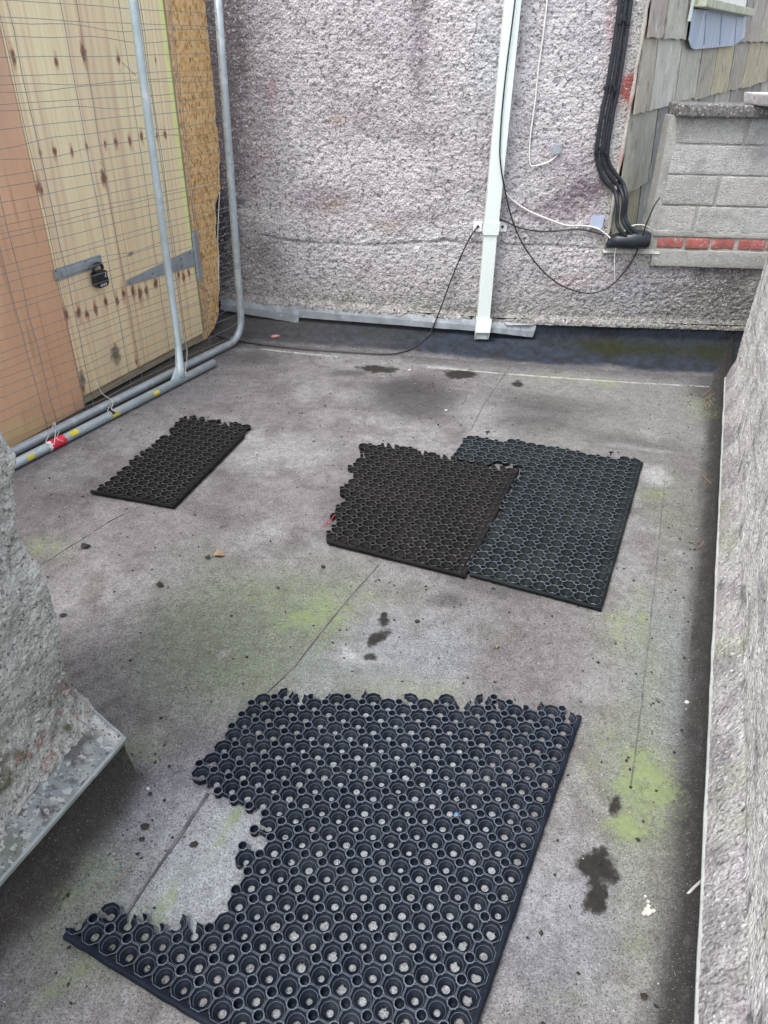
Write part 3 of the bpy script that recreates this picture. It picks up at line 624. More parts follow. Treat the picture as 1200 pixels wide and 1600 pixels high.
# corner mortar fillet between render and slates
cf = [(*(SP+np.array([-.012, -.012])+SU*.0), z) for z in np.arange(.60, 2.3, .06)]
cf = [np.array(p)+[random.uniform(-.004, .004), random.uniform(-.004, .0), 0] for p in cf]
MB().tube(cf, [.010+random.uniform(-.003, .003) for _ in cf], 7).build('corner_fillet', mat('corner_mortar', (.40, .38, .34), .3, 14, .95, mot=[((.45, .14, .12), 5, .55, .68, .6)], bump=[('n', 70, .004)]), sw, smooth=True)
win = empty('window', SPT((WS0+WS1)/2, WZ, 0), None, None); win.parent = sw; win.location = win.location - sw.location
del_keys = [k for k in ('category',) if k in win.keys()]
w0 = SPT(WS0, WZ, 0)
u3 = np.array([*SU, 0]); n3 = np.array([*SN, 0]); zv = np.array([0, 0, 1.])
MB().box(SPT(WS0-.05, WZ-.03, .0), u3*(WS1-WS0+.10), n3*.10, zv*.045).build('window_sill', M['greenwood'], win, bevel=.005)
MB().box(SPT(WS0+.0, WZ+.02, .0), u3*.07, n3*.03, zv*.5).box(SPT(WS1-.07, WZ+.02, .0), u3*.07, n3*.03, zv*.5).box(SPT(WS0+.072, WZ+.02, .0), u3*(WS1-WS0-.144), n3*.03, zv*.06).build('window_frame', M['whitet'], win)
MB().box(SPT(WS0+.07, WZ+.08, .004), u3*(WS1-WS0-.14), n3*.006, zv*.44).build('pane', M['glass'], win)
MB().box(SPT(WS0-.10, WZ-.10, .028), u3*.035, n3*.012, zv*.5).build('white_trim', M['upvc'], win)
# lead apron below the sill
ap = [slv(*p) for p in [(1073, 14), (1157, 20), (1158, 28), (1156, 58), (1140, 71), (1110, 74), (1077, 77), (1071, 74), (1067, 62), (1069, 50)]]
ring = [SPT(s, z, .034) for s, z in ap]
MB().hexa([p-n3*.004 for p in ring], ring).build('lead_apron', M['apron'], sw)
for px in (1094, 1119, 1143):
    s, z = slv(px, 22); s2, z2 = slv(px-3, 70)
    MB().tube([SPT(s, z, .036), SPT(s2, z2, .036)], .004, 5).build('apron_fold', M['apron'], sw)

# ------------------------------------------------------------------ right parapet
def build_right():
    root = empty('rendered_parapet', (*((R0+R1)/2), 0), 'pale rough rendered wall along the right side with a metal drip edge', 'wall')
    st = .009; ss_ = np.arange(-1.6, RL+.0001, st); zs = list(np.arange(.205, 1.55, st))
    prof = []
    # bellcast: drip line (D) up to the crest (R), then vertical
    k = 9
    for i in range(k): prof.append(('b', i/k))
    for z in zs: prof.append(('w', z))
    n = len(prof); Dn = lambda s: D0+DU*(s*DL/RL); Rn = lambda s: R0+RU*s
    P = np.zeros((len(ss_), n, 3)); N_ = np.array([-RU[1], RU[0]])
    for j, (kd, t) in enumerate(prof):
        for a in (0,):
            if kd == 'b':
                base = D0[None]+np.outer(ss_*DL/RL, DU); top = R0[None]+np.outer(ss_, RU)
                q = base*(1-t)+top*t; z = .121+(.205-.121)*t**.8
            else: q = R0[None]+np.outer(ss_, RU); z = t
            P[:, j, :2] = q; P[:, j, 2] = z
    P = P.reshape(-1, 3); px, py = PX(P)
    n1 = fbm(P, 3, 4, 110); n2 = fbm(P, 14, 3, 112); n3 = fbm(P, (4, 4, 30), 3, 113)
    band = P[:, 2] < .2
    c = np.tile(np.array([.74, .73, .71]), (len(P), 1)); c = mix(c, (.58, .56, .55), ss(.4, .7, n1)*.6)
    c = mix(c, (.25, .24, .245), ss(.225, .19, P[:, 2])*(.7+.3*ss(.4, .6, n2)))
    c = mix(c, (.30, .27, .30), ss(.55, .72, n3)*.6)
    c = mix(c, (.40, .44, .34), ss(.52, .7, n1)*ss(.3, .5, P[:, 2])*.4)
    c = mix(c, (.09, .09, .09), ss(.60, .68, n2)*ss(.35, .22, P[:, 2])*(P[:, 2] > .2)*.7)
    rl = relief(P, .0048, 52, 120)+(n1-.5)*.02*ss(.12, .3, P[:, 2])
    sm = ss(.0, 1, ss(3.0, 3.6, (P[:, :2]-R0)@RU))
    P[:, 0] += N_[0]*rl; P[:, 1] += N_[1]*rl
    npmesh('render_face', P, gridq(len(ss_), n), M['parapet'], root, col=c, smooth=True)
    # body of the wall behind the face, with its far end
    o = -N_
    A = R0-RU*1.6; B = R1
    MB().hexa([(*(A+o*.02), .0), (*(B+o*.02-RU*.012), .0), (*(B+o*.30), .0), (*(A+o*.30), .0)], [(*(A+o*.02), 1.54), (*(B+o*.02-RU*.012), 1.54), (*(B+o*.30), 1.54), (*(A+o*.30), 1.54)]).build('wall_core', M['mortar'], root)
    # rough far end of the bellcast
    # drip edge trim
    A = D0-DU*1.7; B = D1; n_ = DN
    d = MB(); m = 60
    pts = [A+(B-A)*i/m for i in range(m+1)]; v = []
    for i, p in enumerate(pts):
        w = random.uniform(-.0012, .0012); q = p+n_*(.004+w)
        v += [(*(q-n_*.05), .1185), (*q, .1175), (*(q+n_*.002), .115), (*(q+n_*.002), .121+random.uniform(0, .001)), (*q, .1225), (*(q-n_*.008), .1235)]
    f = [(i*6+k, i*6+k+1, i*6+7+k, i*6+6+k) for i in range(m) for k in range(5)]
    d.add(v, f).build('drip_edge', mat('drip_metal', (.42, .44, .42), .2, 20, .5, metal=.2, speck=[((.2, .2, .2), 30, .6, .7, .6)]), root)
    # far smooth return beyond the parapet's end
    sd_ = empty('side_wall', (*(R1+RU*.4), 0), 'smooth grey cement return between the pebbledash and the right parapet end', 'wall')
    E1 = R1 - N_*.09 - RU*.02; L2 = .75
    MB().hexa([(*E1, .14), (*(E1+RU*L2), .14), (*(E1+RU*L2-N_*.2), .14), (*(E1-N_*.2), .14)], [(*E1, .62), (*(E1+RU*L2), .62), (*(E1+RU*L2-N_*.2), .62), (*(E1-N_*.2), .62)]).build('return_face', M['mortar'], sd_)
build_right()

# ------------------------------------------------------------------ left rough pillar with ledge
def build_left():
    root = empty('roughcast_corner', (-.95, 1.1, 0), 'rough rendered wall corner with mossy sloping ledge at the left foreground', 'wall')
    C = np.array([-.742, 1.262]); ua = np.array([-.24, -.97]); ua /= np.linalg.norm(ua); ub = np.array([-.83, .56]); ub /= np.linalg.norm(ub)
    st = .0055
    r = .02
    path = []
    La, Lb = 1.3, .5
    for s in np.arange(La, r, -st): path.append((C+ua*s, None))
    c0 = C+(ua+ub)*r/ (1+ua@ub) if False else None
    for k in range(9):
        t = k/8; p = (C+ua*r)*(1-t)**2+2*t*(1-t)*C+(C+ub*r)*t*t; path.append((p, None))
    for s in np.arange(r, Lb, st): path.append((C+ub*s, None))
    pp = np.array([p for p, _ in path]); T = np.gradient(pp, axis=0); T /= np.linalg.norm(T, axis=1)[:, None]; Nn = np.stack([T[:, 1], -T[:, 0]], 1)
    if (C0[:2]-pp[len(pp)//3]) @ Nn[len(pp)//3] < 0: Nn = -Nn
    zs = np.arange(.155, 1.5, st); P = np.zeros((len(pp), len(zs), 3)); P[:, :, :2] = pp[:, None]; P[:, :, 2] = zs[None]
    NN = np.repeat(Nn, len(zs), 0); P = P.reshape(-1, 3)
    n1 = fbm(P, 3.2, 3, 130); n2 = fbm(P, 11, 3, 133); n3 = fbm(P, 40, 2, 136)
    z = P[:, 2]
    big = (n1-.5)*.05 + (n2-.5)*.022
    # courses of bulging stone under the render
    big += .014*np.sin((z-.1)*2*math.pi/.36 + (n1-.5)*5)
    rl = big + relief(P, .017, 48, 140)*.9
    foot = ss(.24, .16, z); rl += foot*.02
    P[:, :2] += NN*rl[:, None]
    px, py = PX(P)
    c = np.tile(np.array([.50, .51, .47]), (len(P), 1)); c = mix(c, (.70, .71, .66), ss(.45, .65, n2)*.55); c = mix(c, (.26, .25, .235), ss(.55, .7, n1)*.5)
    c = mix(c, (.09, .08, .035), ss(.5, .60, n2)*ss(.45, .2, z)*.95)
    c = mix(c, (.28, .14, .07), ss(.6, .68, n3)*ss(.4, .22, z)*.7)
    c = mix(c, (.62, .62, .60), ss(.22, .17, z+(n2-.5)*.05)*.7)
    npmesh('rough_render', P, gridq(len(pp), len(zs)), M['render_near'], root, col=c, smooth=True)
    # core
    in_ = -Nn
    a = C+ua*La+np.array([-.03, 0]); bpt = C+np.array([-.05, -.0]); cpt = C+ub*Lb+np.array([0, -.04])
    far = C+ua*La+ub*Lb
    MB().hexa([(*a, 0), (*bpt, 0), (*cpt, 0), (*far, 0)], [(*a, 1.49), (*bpt, 1.49), (*cpt, 1.49), (*far, 1.49)]).build('wall_core', M['mortar'], root)
    # ledge
    K = G(195, 1155, .15)[:2]; K2 = G(0, 1377, .15)[:2]; u = (K2-K)/np.linalg.norm(K2-K); K3 = G(105, 1090, .16)[:2]; w = (K3-K)/np.linalg.norm(K3-K)
    na, nb = 190, 40; P = []
    for i in range(na):
        s = i/(na-1)*1.25
        for j in range(nb):
            t = j/(nb-1)*.25
            q = K+u*s+w*t; P.append((q[0], q[1], .15+.055*(t/.25)**.8))
    P = np.array(P); n1 = fbm(P, 9, 3, 150); n2 = fbm(P, 40, 2, 151); n3 = fbm(P, 22, 3, 152)
    edge = np.minimum(np.repeat(np.linspace(0, 1, na), nb)*8, np.tile(np.linspace(0, 1, nb), na)*3).clip(0, 1)
    P[:, 2] += (n1-.5)*.022*edge+(n2-.5)*.006*edge+(n3-.5)*.012*edge
    d2 = np.tile(np.linspace(0, .25, nb), na); P[:, :2] += w*((n3-.5)*.01*(d2 > .0))[:, None]*0
    px, py = PX(P)
    c = np.tile(np.array([.25, .275, .285]), (len(P), 1)); c = mix(c, (.46, .48, .44), ss(.45, .6, n2)*.45); c = mix(c, (.16, .17, .12), ss(.5, .62, n1)*.6); c = mix(c, (.09, .08, .085), ss(.62, .68, n3)*.75)
    sN = np.repeat(np.linspace(0, 1.25, na), nb)
    c = mix(c, (.58, .58, .56), ss(.05, .01, sN+(n3-.5)*.03)*.8)
    c = mix(c, (.62, .60, .56), blob(px, py, 90, 1130, 50, 20, 20, n1, .8)*.7); c = mix(c, (.18, .12, .06), blob(px, py, 80, 1150, 26, 14, -30, n3, .6)*.85)
    npmesh('ledge', P, gridq(na, nb), M['ledge'], root, col=c, smooth=True)
    # ledge solid under it and drip edge
    b0 = K+u*.0+(u+w)*.006; pts = [K+(u+w)*.012, K+u*1.25+w*.012, K+u*1.25+w*.3, K+w*.25+u*.012]
    MB().hexa([(*p, .138) for p in pts], [(*p, .147) for p in pts]).build('ledge_slab', M['mortar'], root)
    pts = [K+(u+w)*.055, K+u*1.25+w*.055, K+u*1.25+w*.3, K+w*.3+u*.055]
    MB().hexa([(*p, -.02) for p in pts], [(*p, .129) for p in pts]).build('plinth', M['seam'], root)
    m = 40; v = []; path = [K+w*.24*(1-i/12) for i in range(12)]+[K+u*1.25*i/m for i in range(m+1)]
    for i, p in enumerate(path):
        o_ = -(w if i > 12 else u); o_ = o_ if i != 12 else -(u+w)*.7
        q = p+o_*.002+np.array([random.uniform(-.0008, .0008)]*2); zt = .0 if i >= 12 else .055*((1-i/12)*.96)**.8
        v += [(*(q), .144+zt), (*(q+o_*.0025), .143+zt), (*(q+o_*.0025), .1525+zt), (*(q-o_*.004), .1545+zt)]
    f = [(i*4+k, i*4+k+1, i*4+5+k, i*4+4+k) for i in range(len(path)-1) for k in range(3)]
    MB().add(v, f).build('drip_edge', mat('ledge_drip', (.34, .38, .37), .25, 20, .5, metal=.2, speck=[((.6, .6, .55), 30, .6, .7, .6)]), root)
    # felt angle under the ledge, grime and shade painted into its colour
    ss_ = np.arange(-.05, 1.25, .03); n_ = -w; prof = [(.07, -.010), (.052, .001), (.034, .014), (.017, .036), (.002, .066), (-.006, .10), (-.010, .140)]
    ss_ = np.arange(.0, 1.25, .02)
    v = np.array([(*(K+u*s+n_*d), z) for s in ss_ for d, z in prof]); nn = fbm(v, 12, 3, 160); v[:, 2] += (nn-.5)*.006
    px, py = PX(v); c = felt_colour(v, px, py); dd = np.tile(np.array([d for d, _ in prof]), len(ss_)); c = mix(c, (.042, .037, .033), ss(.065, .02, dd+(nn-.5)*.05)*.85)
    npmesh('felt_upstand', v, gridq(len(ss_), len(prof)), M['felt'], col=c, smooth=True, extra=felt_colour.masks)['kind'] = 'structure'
build_left()

# ------------------------------------------------------------------ boarded shed front
sh = empty('boarded_shed', (*(P0+PU*1.1), 0), 'boarded front of pale plywood door, orange ply sheet and chipboard strip behind the mesh fence', 'shed')
def SB(s, z, off=0): q = P0+PU*s+PN*off; return np.array([q[0], q[1], z])
pu3 = np.array([*PU, 0]); pn3 = np.array([*PN, 0])
def board(name, s0, s1, z0, z1, off, th, colf, st=.005, edge=None, parent=sh):
    ns = max(2, int((s1-s0)/st)); nz = max(2, int((z1-z0)/(st*1.6))); S_ = np.linspace(s0, s1, ns); Z_ = np.linspace(z0, z1, nz)
    A, B = np.meshgrid(S_, Z_, indexing='ij'); a, b = A.ravel(), B.ravel()
    P = np.stack([P0[0]+PU[0]*a+PN[0]*off, P0[1]+PU[1]*a+PN[1]*off, b], 1)
    c = colf(a, b, P); q = gridq(ns, nz)
    # back and edges
    n = len(P); bk = P-np.array([*PN*th, 0]); v = np.concatenate([P, bk]); cc = np.concatenate([c, np.tile(edge if edge is not None else c.mean(0), (n, 1))])
    i = np.arange(nz-1); e = [np.stack([i, i+1, i+1+n, i+n], 1), np.stack([(ns-1)*nz+i, (ns-1)*nz+i+n, (ns-1)*nz+i+1+n, (ns-1)*nz+i+1], 1)]
    j = np.arange(ns-1)*nz; e += [np.stack([j, j+n, j+nz+n, j+nz], 1), np.stack([j+nz-1, j+2*nz-1, j+2*nz-1+n, j+nz-1+n], 1)]
    q = np.concatenate([q, q[:, ::-1]+n]+e)
    return npmesh(name, v, q, M['wood'], parent, col=cc)
knots = [(20, 88, 5, 12), (88, 96, 3.5, 7), (131, 83, 5, 14), (185, 93, 3, 8), (262, 90, 2.5, 6), (243, 94, 1.2, 4), (63, 239, 2.5, 6), (85, 237, 4, 8), (112, 237, 3, 6), (135, 228, 2.5, 6), (164, 225, 2.5, 5),
         (181, 222, 3.5, 8), (203, 221, 3, 7), (221, 214, 3, 7), (258, 211, 2.5, 6), (275, 210, 2, 5), (245, 211, 2, 5), (62, 295, 5, 11), (162, 277, 5, 11),
         (103, 493, 4, 9), (123, 490, 4.5, 10), (136, 491, 4, 7), (150, 483, 3.5, 9), (165, 472, 3.5, 7), (183, 470, 3.5, 8), (193, 459, 3.5, 8), (208, 456, 4, 9), (219, 459, 4, 10), (229, 453, 3.5, 8), (243, 443, 3.5, 8),
         (279, 430, 2.5, 6), (287, 433, 2.5, 7), (295, 427, 2.5, 6), (130, 607, 3, 8), (213, 565, 2, 5)]
def pale_ply(a, b, P):
    n1 = fbm(np.stack([a, b, a*0], 1), (7, .7, 1), 3, 170); n2 = fbm(np.stack([a+(n1-.5)*.07+.006*np.sin(b*5+a*7), b, a*0], 1), (60, .8, 1), 4, 172)
    c = np.tile(np.array([.90, .73, .45]), (len(a), 1)); c = mix(c, (.92, .83, .54), ss(.3, 1.4, b)*.8)  # paler towards the top: brightness from the sky painted into the ply
    c = mix(c, (.80, .62, .42), ss(.55, .72, n1)*.5)
    c = mix(c, (.70, .48, .32), ss(.56, .70, n2)*.5); c = c*(.94+.12*vn(np.stack([a, b, a*0], 1), (160, 3, 1), 77))[:, None]
    # broad resin-stained grain streaks
    for px, py, w, am in [(8, 40, .010, .8), (131, 83, .008, .9), (90, 96, .003, .5), (112, 237, .003, .4), (150, 60, .004, .5), (185, 93, .003, .5), (45, 60, .003, .4), (75, 60, .003, .35), (236, 60, .0025, .4), (208, 456, .005, .5), (136, 491, .004, .5), (245, 211, .003, .4), (165, 472, .004, .4), (290, 450, .006, .7)]:
        s_, z_ = shed(px, py, .0); c = mix(c, (.66, .36, .22), np.exp(-((a-s_-(n1-.5)*.03)/w)**2)*am*(.5+.5*ss(.3, .6, vn(np.stack([a, b, b*0], 1), (3, 1.6, 1), 9))))
    for px, py, rx, ry in knots:
        s_, z_ = shed(px, py, .0); s2, _ = shed(px+rx, py, 0); _, z2 = shed(px, py-ry, 0)
        rs_, rz_ = abs(s2-s_)*1.0, abs(z2-z_); d = np.sqrt(((a-s_)/rs_)**2+((b-z_)/rz_)**2)
        d2 = np.sqrt(((a-s_)/(rs_*1.0))**2+((b-z_)/(rz_*2.6))**2)
        wn = (vn(np.stack([a, b, b*0], 1), (140, 60, 1), 31)-.5)*.7; c = mix(c, (.50, .24, .15), ss(1.15, .3, d2+wn)*.65); c = mix(c, (.20, .075, .05), ss(1.15, .45, d+wn)*.92)
    for px, py, rx, ry in [(181, 555, 9, 20), (128, 590, 5, 14), (204, 397, 6, 3)]:
        s_, z_ = shed(px, py, 0); s2, _ = shed(px+rx, py, 0); _, z2 = shed(px, py-ry, 0)
        d = np.sqrt(((a-s_)/abs(s2-s_))**2+((b-z_)/abs(z2-z_))**2)+(vn(np.stack([a, b, b*0], 1), 60, 5)-.5)*.5
        c = mix(c, (.30, .25, .17), ss(1.1, .7, d)*.85); c = mix(c, (.12, .10, .08), ss(.7, .4, d)*.7)
    c = mix(c, (.86, .93, .36), ss(s_right-.045, s_right-.03, a)*ss(.2, .9, b)*.85)
    return c
def orange_ply(a, b, P):
    n1 = fbm(np.stack([a, b, a*0], 1), (6, 2, 1), 4, 180); n2 = fbm(np.stack([a, b, a*0], 1), (60, 2.2, 1), 3, 182)
    c = np.tile(np.array([.82, .50, .30]), (len(a), 1)); c = mix(c, (.70, .40, .24), ss(.45, .65, n1)*.6); c = mix(c, (.73, .48, .29), ss(.56, .66, n2)*.5)
    c = mix(c, (.42, .22, .13), ss(.66, .74, n2)*.5); c = mix(c, (.58, .39, .30), ss(.9, 1.6, b)*.6)
    c = mix(c, (.80, .60, .30), ss(.12, .05, b+(n1-.5)*.2)*ss(.5, .2, a)*.8)
    return c
s_left = shed(60, 300)[0]; s_right = shed(310, 460)[0]; zdb = shed(320, 518)[1]
door = board('door', s_left, s_right, .055, 2.25, .0, .018, pale_ply, st=.0042, edge=(.55, .45, .28))
board('plywood_sheet', -2.3, s_left-.004, -.012, 2.25, -.004, .018, orange_ply, st=.008, edge=(.45, .3, .2))
# strip of chipboard with a hacked outer edge
oe = [shed(x, y, -.022) for x, y in [(322, 0), (325, 30), (331, 80), (335, 120), (338, 190), (342, 205), (345, 222), (343, 262), (345, 292), (338, 312), (337, 335), (338, 370), (342, 400), (343, 450), (341, 490), (336, 512), (327, 524), (322, 530)]]
oe = [(oe[0][0], 2.25)]+oe; oe2 = []
for (a, b), (c_, d) in zip(oe[:-1], oe[1:]):
    n = max(1, int(abs(b-d)/.02)); oe2 += [(a+(c_-a)*k/n+random.uniform(-.009, .006), b+(d-b)*k/n) for k in range(n)]
oe2.append(oe[-1]); v = []
for s_, z_ in oe2: v += [SB(s_right-.06, z_, -.022), SB(s_, z_, -.022), SB(s_, z_, -.034), SB(s_right-.06, z_, -.034)]
f = [(i*4+k, i*4+(k+1) % 4, i*4+4+(k+1) % 4, i*4+4+k) for i in range(len(oe2)-1) for k in range(4)]+[(0, 1, 2, 3), tuple(len(v)-4+k for k in range(4))]
MB().add(v, f).build('chipboard_strip', M['osb'], sh)
# edge lath between door and chipboard
MB().box(SB(s_right+.004, .06, -.02), pu3*.022, -pn3*.0+pn3*.012, [0, 0, 2.19]).build('edge_lath', M['woodedge'], sh)
MB().box(SB(s_left+.0, .012, -.008), pu3*(s_right-s_left+.0), pn3*-.04, [0, 0, .075]).build('bottom_rail', M['woodedge'], sh)
MB().box(SB(s_left-.1, .012, -.012), pu3*(.09), pn3*-.04, [0, 0, .04]).build('bottom_rail', M['woodedge'], sh)
MB().box(SB(-2.3, -.01, -.075), pu3*(4.0), pn3*-.6, [0, 0, 2.2]).build('dark_interior', M['dark'], sh)
for s_ in (-1.2, -.2, s_left, s_right-.02): MB().box(SB(s_, 0.0, -.036), pu3*.045, pn3*-.036, [0, 0, 2.2]).build('stud', M['woodedge'], sh)
# hasp (part of the door)
hp = [shed(86, 425, 0), shed(159, 411, 0)]
ha = SB(hp[0][0]-.01, hp[0][1]-.0, .0); hb = SB(hp[1][0], hp[1][1], .0)
L_ = hp[1][0]-hp[0][0]+.01
zc = (hp[0][1]+hp[1][1])/2
hasp = MB().box(SB(hp[0][0]-.01, zc-.028, .001), pu3*L_, pn3*.003, [0, 0, .056]).box(SB(hp[0][0]+.03, zc-.012, .004), pu3*(L_-.08), pn3*.008, [0, 0, .026]).build('hasp', M['galv'], door, bevel=.001)
hasp.location = hasp.location
for s_, z_ in [(hp[0][0], zc+.018), (hp[0][0]+.0, zc-.018), (hp[1][0]-.02, zc+.02), (hp[1][0]-.11, zc+.02), (hp[1][0]-.10, zc-.018)]:
    MB().tube([SB(s_, z_, .002), SB(s_, z_, .008)], .006, 8).build('bolt_head', M['wire'], hasp)
# padlock hangs from the hasp
pl = empty('padlock', SB(hp[1][0]-.06, zc-.05, .03), 'black padlock hanging from the galvanised hasp on the pale door', 'padlock')
ps, pz = shed(155, 428, .02); ps -= .01
def oct_ring(off, w, h, ch, s0, z0):
    w *= .85; h *= .85
    return [SB(s0-w+ch, z0-h, off), SB(s0+w-ch, z0-h, off), SB(s0+w, z0-h+ch, off), SB(s0+w, z0+h-ch*.6, off), SB(s0+w-ch, z0+h, off), SB(s0-w+ch, z0+h, off), SB(s0-w, z0+h-ch*.6, off), SB(s0-w, z0-h+ch, off)]
MB().hexa(oct_ring(.012, .048, .046, .014, ps, pz-.02), oct_ring(.046, .048, .046, .014, ps, pz-.02)).build('padlock_body', M['black'], pl, bevel=.003)
MB().tube(spline([SB(ps-.03, pz+.02, .028), SB(ps-.03, pz+.035, .028), SB(ps-.015, pz+.05, .028), SB(ps+.015, pz+.05, .028), SB(ps+.03, pz+.035, .028), SB(ps+.03, pz+.02, .028)], 5), .008, 8).build('shackle', M['black'], pl, smooth=True)
mk = MB()
for k in range(4): mk.box(SB(ps-.022+k*.012, pz-.052, .0462), pu3*.007, pn3*.001, [0, 0, .011])
mk.build('padlock_lettering', M['mark'], pl); mk = MB(); mk.tube([SB(ps+.018, pz-.012, .047), SB(ps+.028, pz+.008, .047), SB(ps+.038, pz-.012, .047), SB(ps+.018, pz-.012, .047)], .0018, 5)
mk.build('padlock_emblem', M['mark'], pl)
# tee hinge
t0s, t0z = shed(197, 442, 0); t1s, t1z = shed(303, 402, 0); zc2 = (t0z+t1z)/2
hinge = MB().hexa([SB(t0s, zc2-.014, .001), SB(t1s, zc2-.052, .001), SB(t1s, zc2+.052, .001), SB(t0s, zc2+.014, .001)], [SB(t0s, zc2-.014, .005), SB(t1s, zc2-.052, .005), SB(t1s, zc2+.052, .005), SB(t0s, zc2+.014, .005)]).build('tee_hinge', M['galv'], sh, bevel=.001)
MB().box(SB(t1s+.004, zc2-.14, -.004), pu3*.045, pn3*.012, [0, 0, .28]).tube([SB(t1s+.003, zc2-.13, .010), SB(t1s+.003, zc2+.13, .010)], .008, 8).build('hinge_plate', M['galv'], hinge)
for fr, dz in ((.03, 0), (.35, 0), (.62, 0), (.78, .02), (.78, -.02), (.93, .035)):
    MB().tube([SB(t0s+(t1s-t0s)*fr, zc2+dz, .004), SB(t0s+(t1s-t0s)*fr, zc2+dz, .011)], .007, 8).build('bolt_head', M['wire'], hinge)

# ------------------------------------------------------------------ mesh fence
def FP(s, z, off=0): q = FA+FU*s+FN*off; return np.array([q[0], q[1], z])
def fs(px, py, off=0):
    q = V(px, py, FA+FN*off, FB+FN*off); return float((q[:2]-FA)@FU), float(q[2])
fn = empty('mesh_fence_panel', FP(.9, 0), 'temporary wire mesh fence panel with bent galvanised tube frame in front of the plywood', 'fence')
sr = fs(376, 490)[0]; sr0 = fs(342, 0)[0]; R_ = .13; zr = .025
bend = [FP(sr-R_+R_*math.sin(t), zr+R_-R_*math.cos(t)) for t in np.linspace(0, math.pi/2, 9)]
fr_pts = [FP(-1.6, zr), FP(0, zr), FP(1.0, zr)]+bend+[FP(sr+(sr0-sr)*t, zr+R_+(2.0-zr-R_)*t) for t in (.1, .4, .7, 1.0)]
MB().tube(fr_pts, .0215, 14).build('frame_tube', M['galv'], fn, smooth=True)
vs = [-98, -75, -5, 11.5, 95, 119, 185, 217, 219.5, 263, 266.5]
vpos = []
for k, px in enumerate(vs):
    s_, _ = fs(px, 0, 0); vpos.append(s_)
vpos = [-1.2, -.9, -.6, -.33] + vpos
rw = random.Random(3)
for s_ in vpos:
    pts = [FP(s_+rw.uniform(-.003, .003)+.004*math.sin(z*3+s_*9), z, -.003+rw.uniform(-.003, .003)) for z in np.linspace(.035, 2.0, 16)]
    MB().tube(pts, .00165, 5).build('vertical_wire', M['wire'], fn, smooth=True)
z = .075; k = 0; s_end = lambda z: sr+(sr0-sr)*min(1, max(0, (z-.15)/1.8))
while z < 1.98:
    amp = rw.choice([.002, .003, .006, .011]); ph = rw.uniform(0, 6); tilt = rw.uniform(-.008, .008); pts = []
    e = s_end(z)-(0 if z > .155 else (R_-math.sqrt(max(0, R_*R_-(R_-(z-zr))**2))))
    ns = 34
    for i in range(ns+1):
        s_ = -1.5+(e+1.5)*i/ns
        w = amp*math.sin(s_*5.3+ph)+amp*.5*math.sin(s_*13+ph*2)
        tail = ss(np.float64(e-.30), np.float64(e-.02), np.float64(s_))
        pts.append(FP(s_, z+w*(1-tail)+tilt*s_, rw.uniform(-.001, .001)-.004+.012*float(tail)*math.sin(s_*30+ph)))
    MB().tube(pts, .0013, 5).build('horizontal_wire', M['wire'], fn, smooth=True)
    z += rw.choice([.030, .045, .052, .038, .018, .058]) ; k += 1
# loose ends
MB().tube([FP(*fs(190, 97)), FP(*fs(212, 118))], .0015, 5).build('loose_wire', M['wire'], fn)
MB().tube(spline([FP(*fs(343, 300)), FP(*fs(338, 370), .01), FP(*fs(342, 400), .0), FP(*fs(339, 430), .012), FP(*fs(343, 455))], 6), .0018, 5).build('loose_wire', M['wirew'], fn, smooth=True)

# ------------------------------------------------------------------ second panel: pole and foot tube in front
Q0 = G(15, 729, .021)[:2]; Q1 = G(334, 567, .021)[:2]; QL = np.linalg.norm(Q1-Q0); QU = (Q1-Q0)/QL; QN = np.array([QU[1], -QU[0]])
def QP(s, z, off=0): q = Q0+QU*s+QN*off; return np.array([q[0], q[1], z])
ft = empty('tube_stand', QP(QL*.7, 0), 'galvanised upright pole with foot tube lying along the mesh fence, red tape wrapped round it', 'pole')
foot = MB().tube([QP(-1.5, .021), QP(QL, .021)], .021, 18).build('foot_tube', M['galvpipe'], ft, smooth=False)
for p in foot.data.polygons: p.use_smooth = len(p.vertices) == 4
MB().tube([QP(QL+.001, .021), QP(QL+.003, .021)], .016, 14).build('tube_mouth', mat('rust', (.30, .13, .08), .3, 40, .9), ft)
pb = G(290, 590, .04); sb = float((pb[:2]-Q0)@QU)
pt = V(207, 0, FA+FN*.03, FB+FN*.03); pbs = V(278, 535, FA+FN*.03, FB+FN*.03)
lo = QP(sb, .03); a_pt = np.array(pbs)
pole_pts = [lo, lo+(a_pt-lo)*.25, lo+(a_pt-lo)*.6, a_pt, a_pt+(pt-a_pt)*.3, a_pt+(pt-a_pt)*.6, pt, pt+(pt-a_pt)*.18]
MB().tube(pole_pts, [.024, .025, .021, .0195, .0195, .0195, .0195, .0195], 16).build('upright_pole', M['galvpipe'], ft, smooth=True)
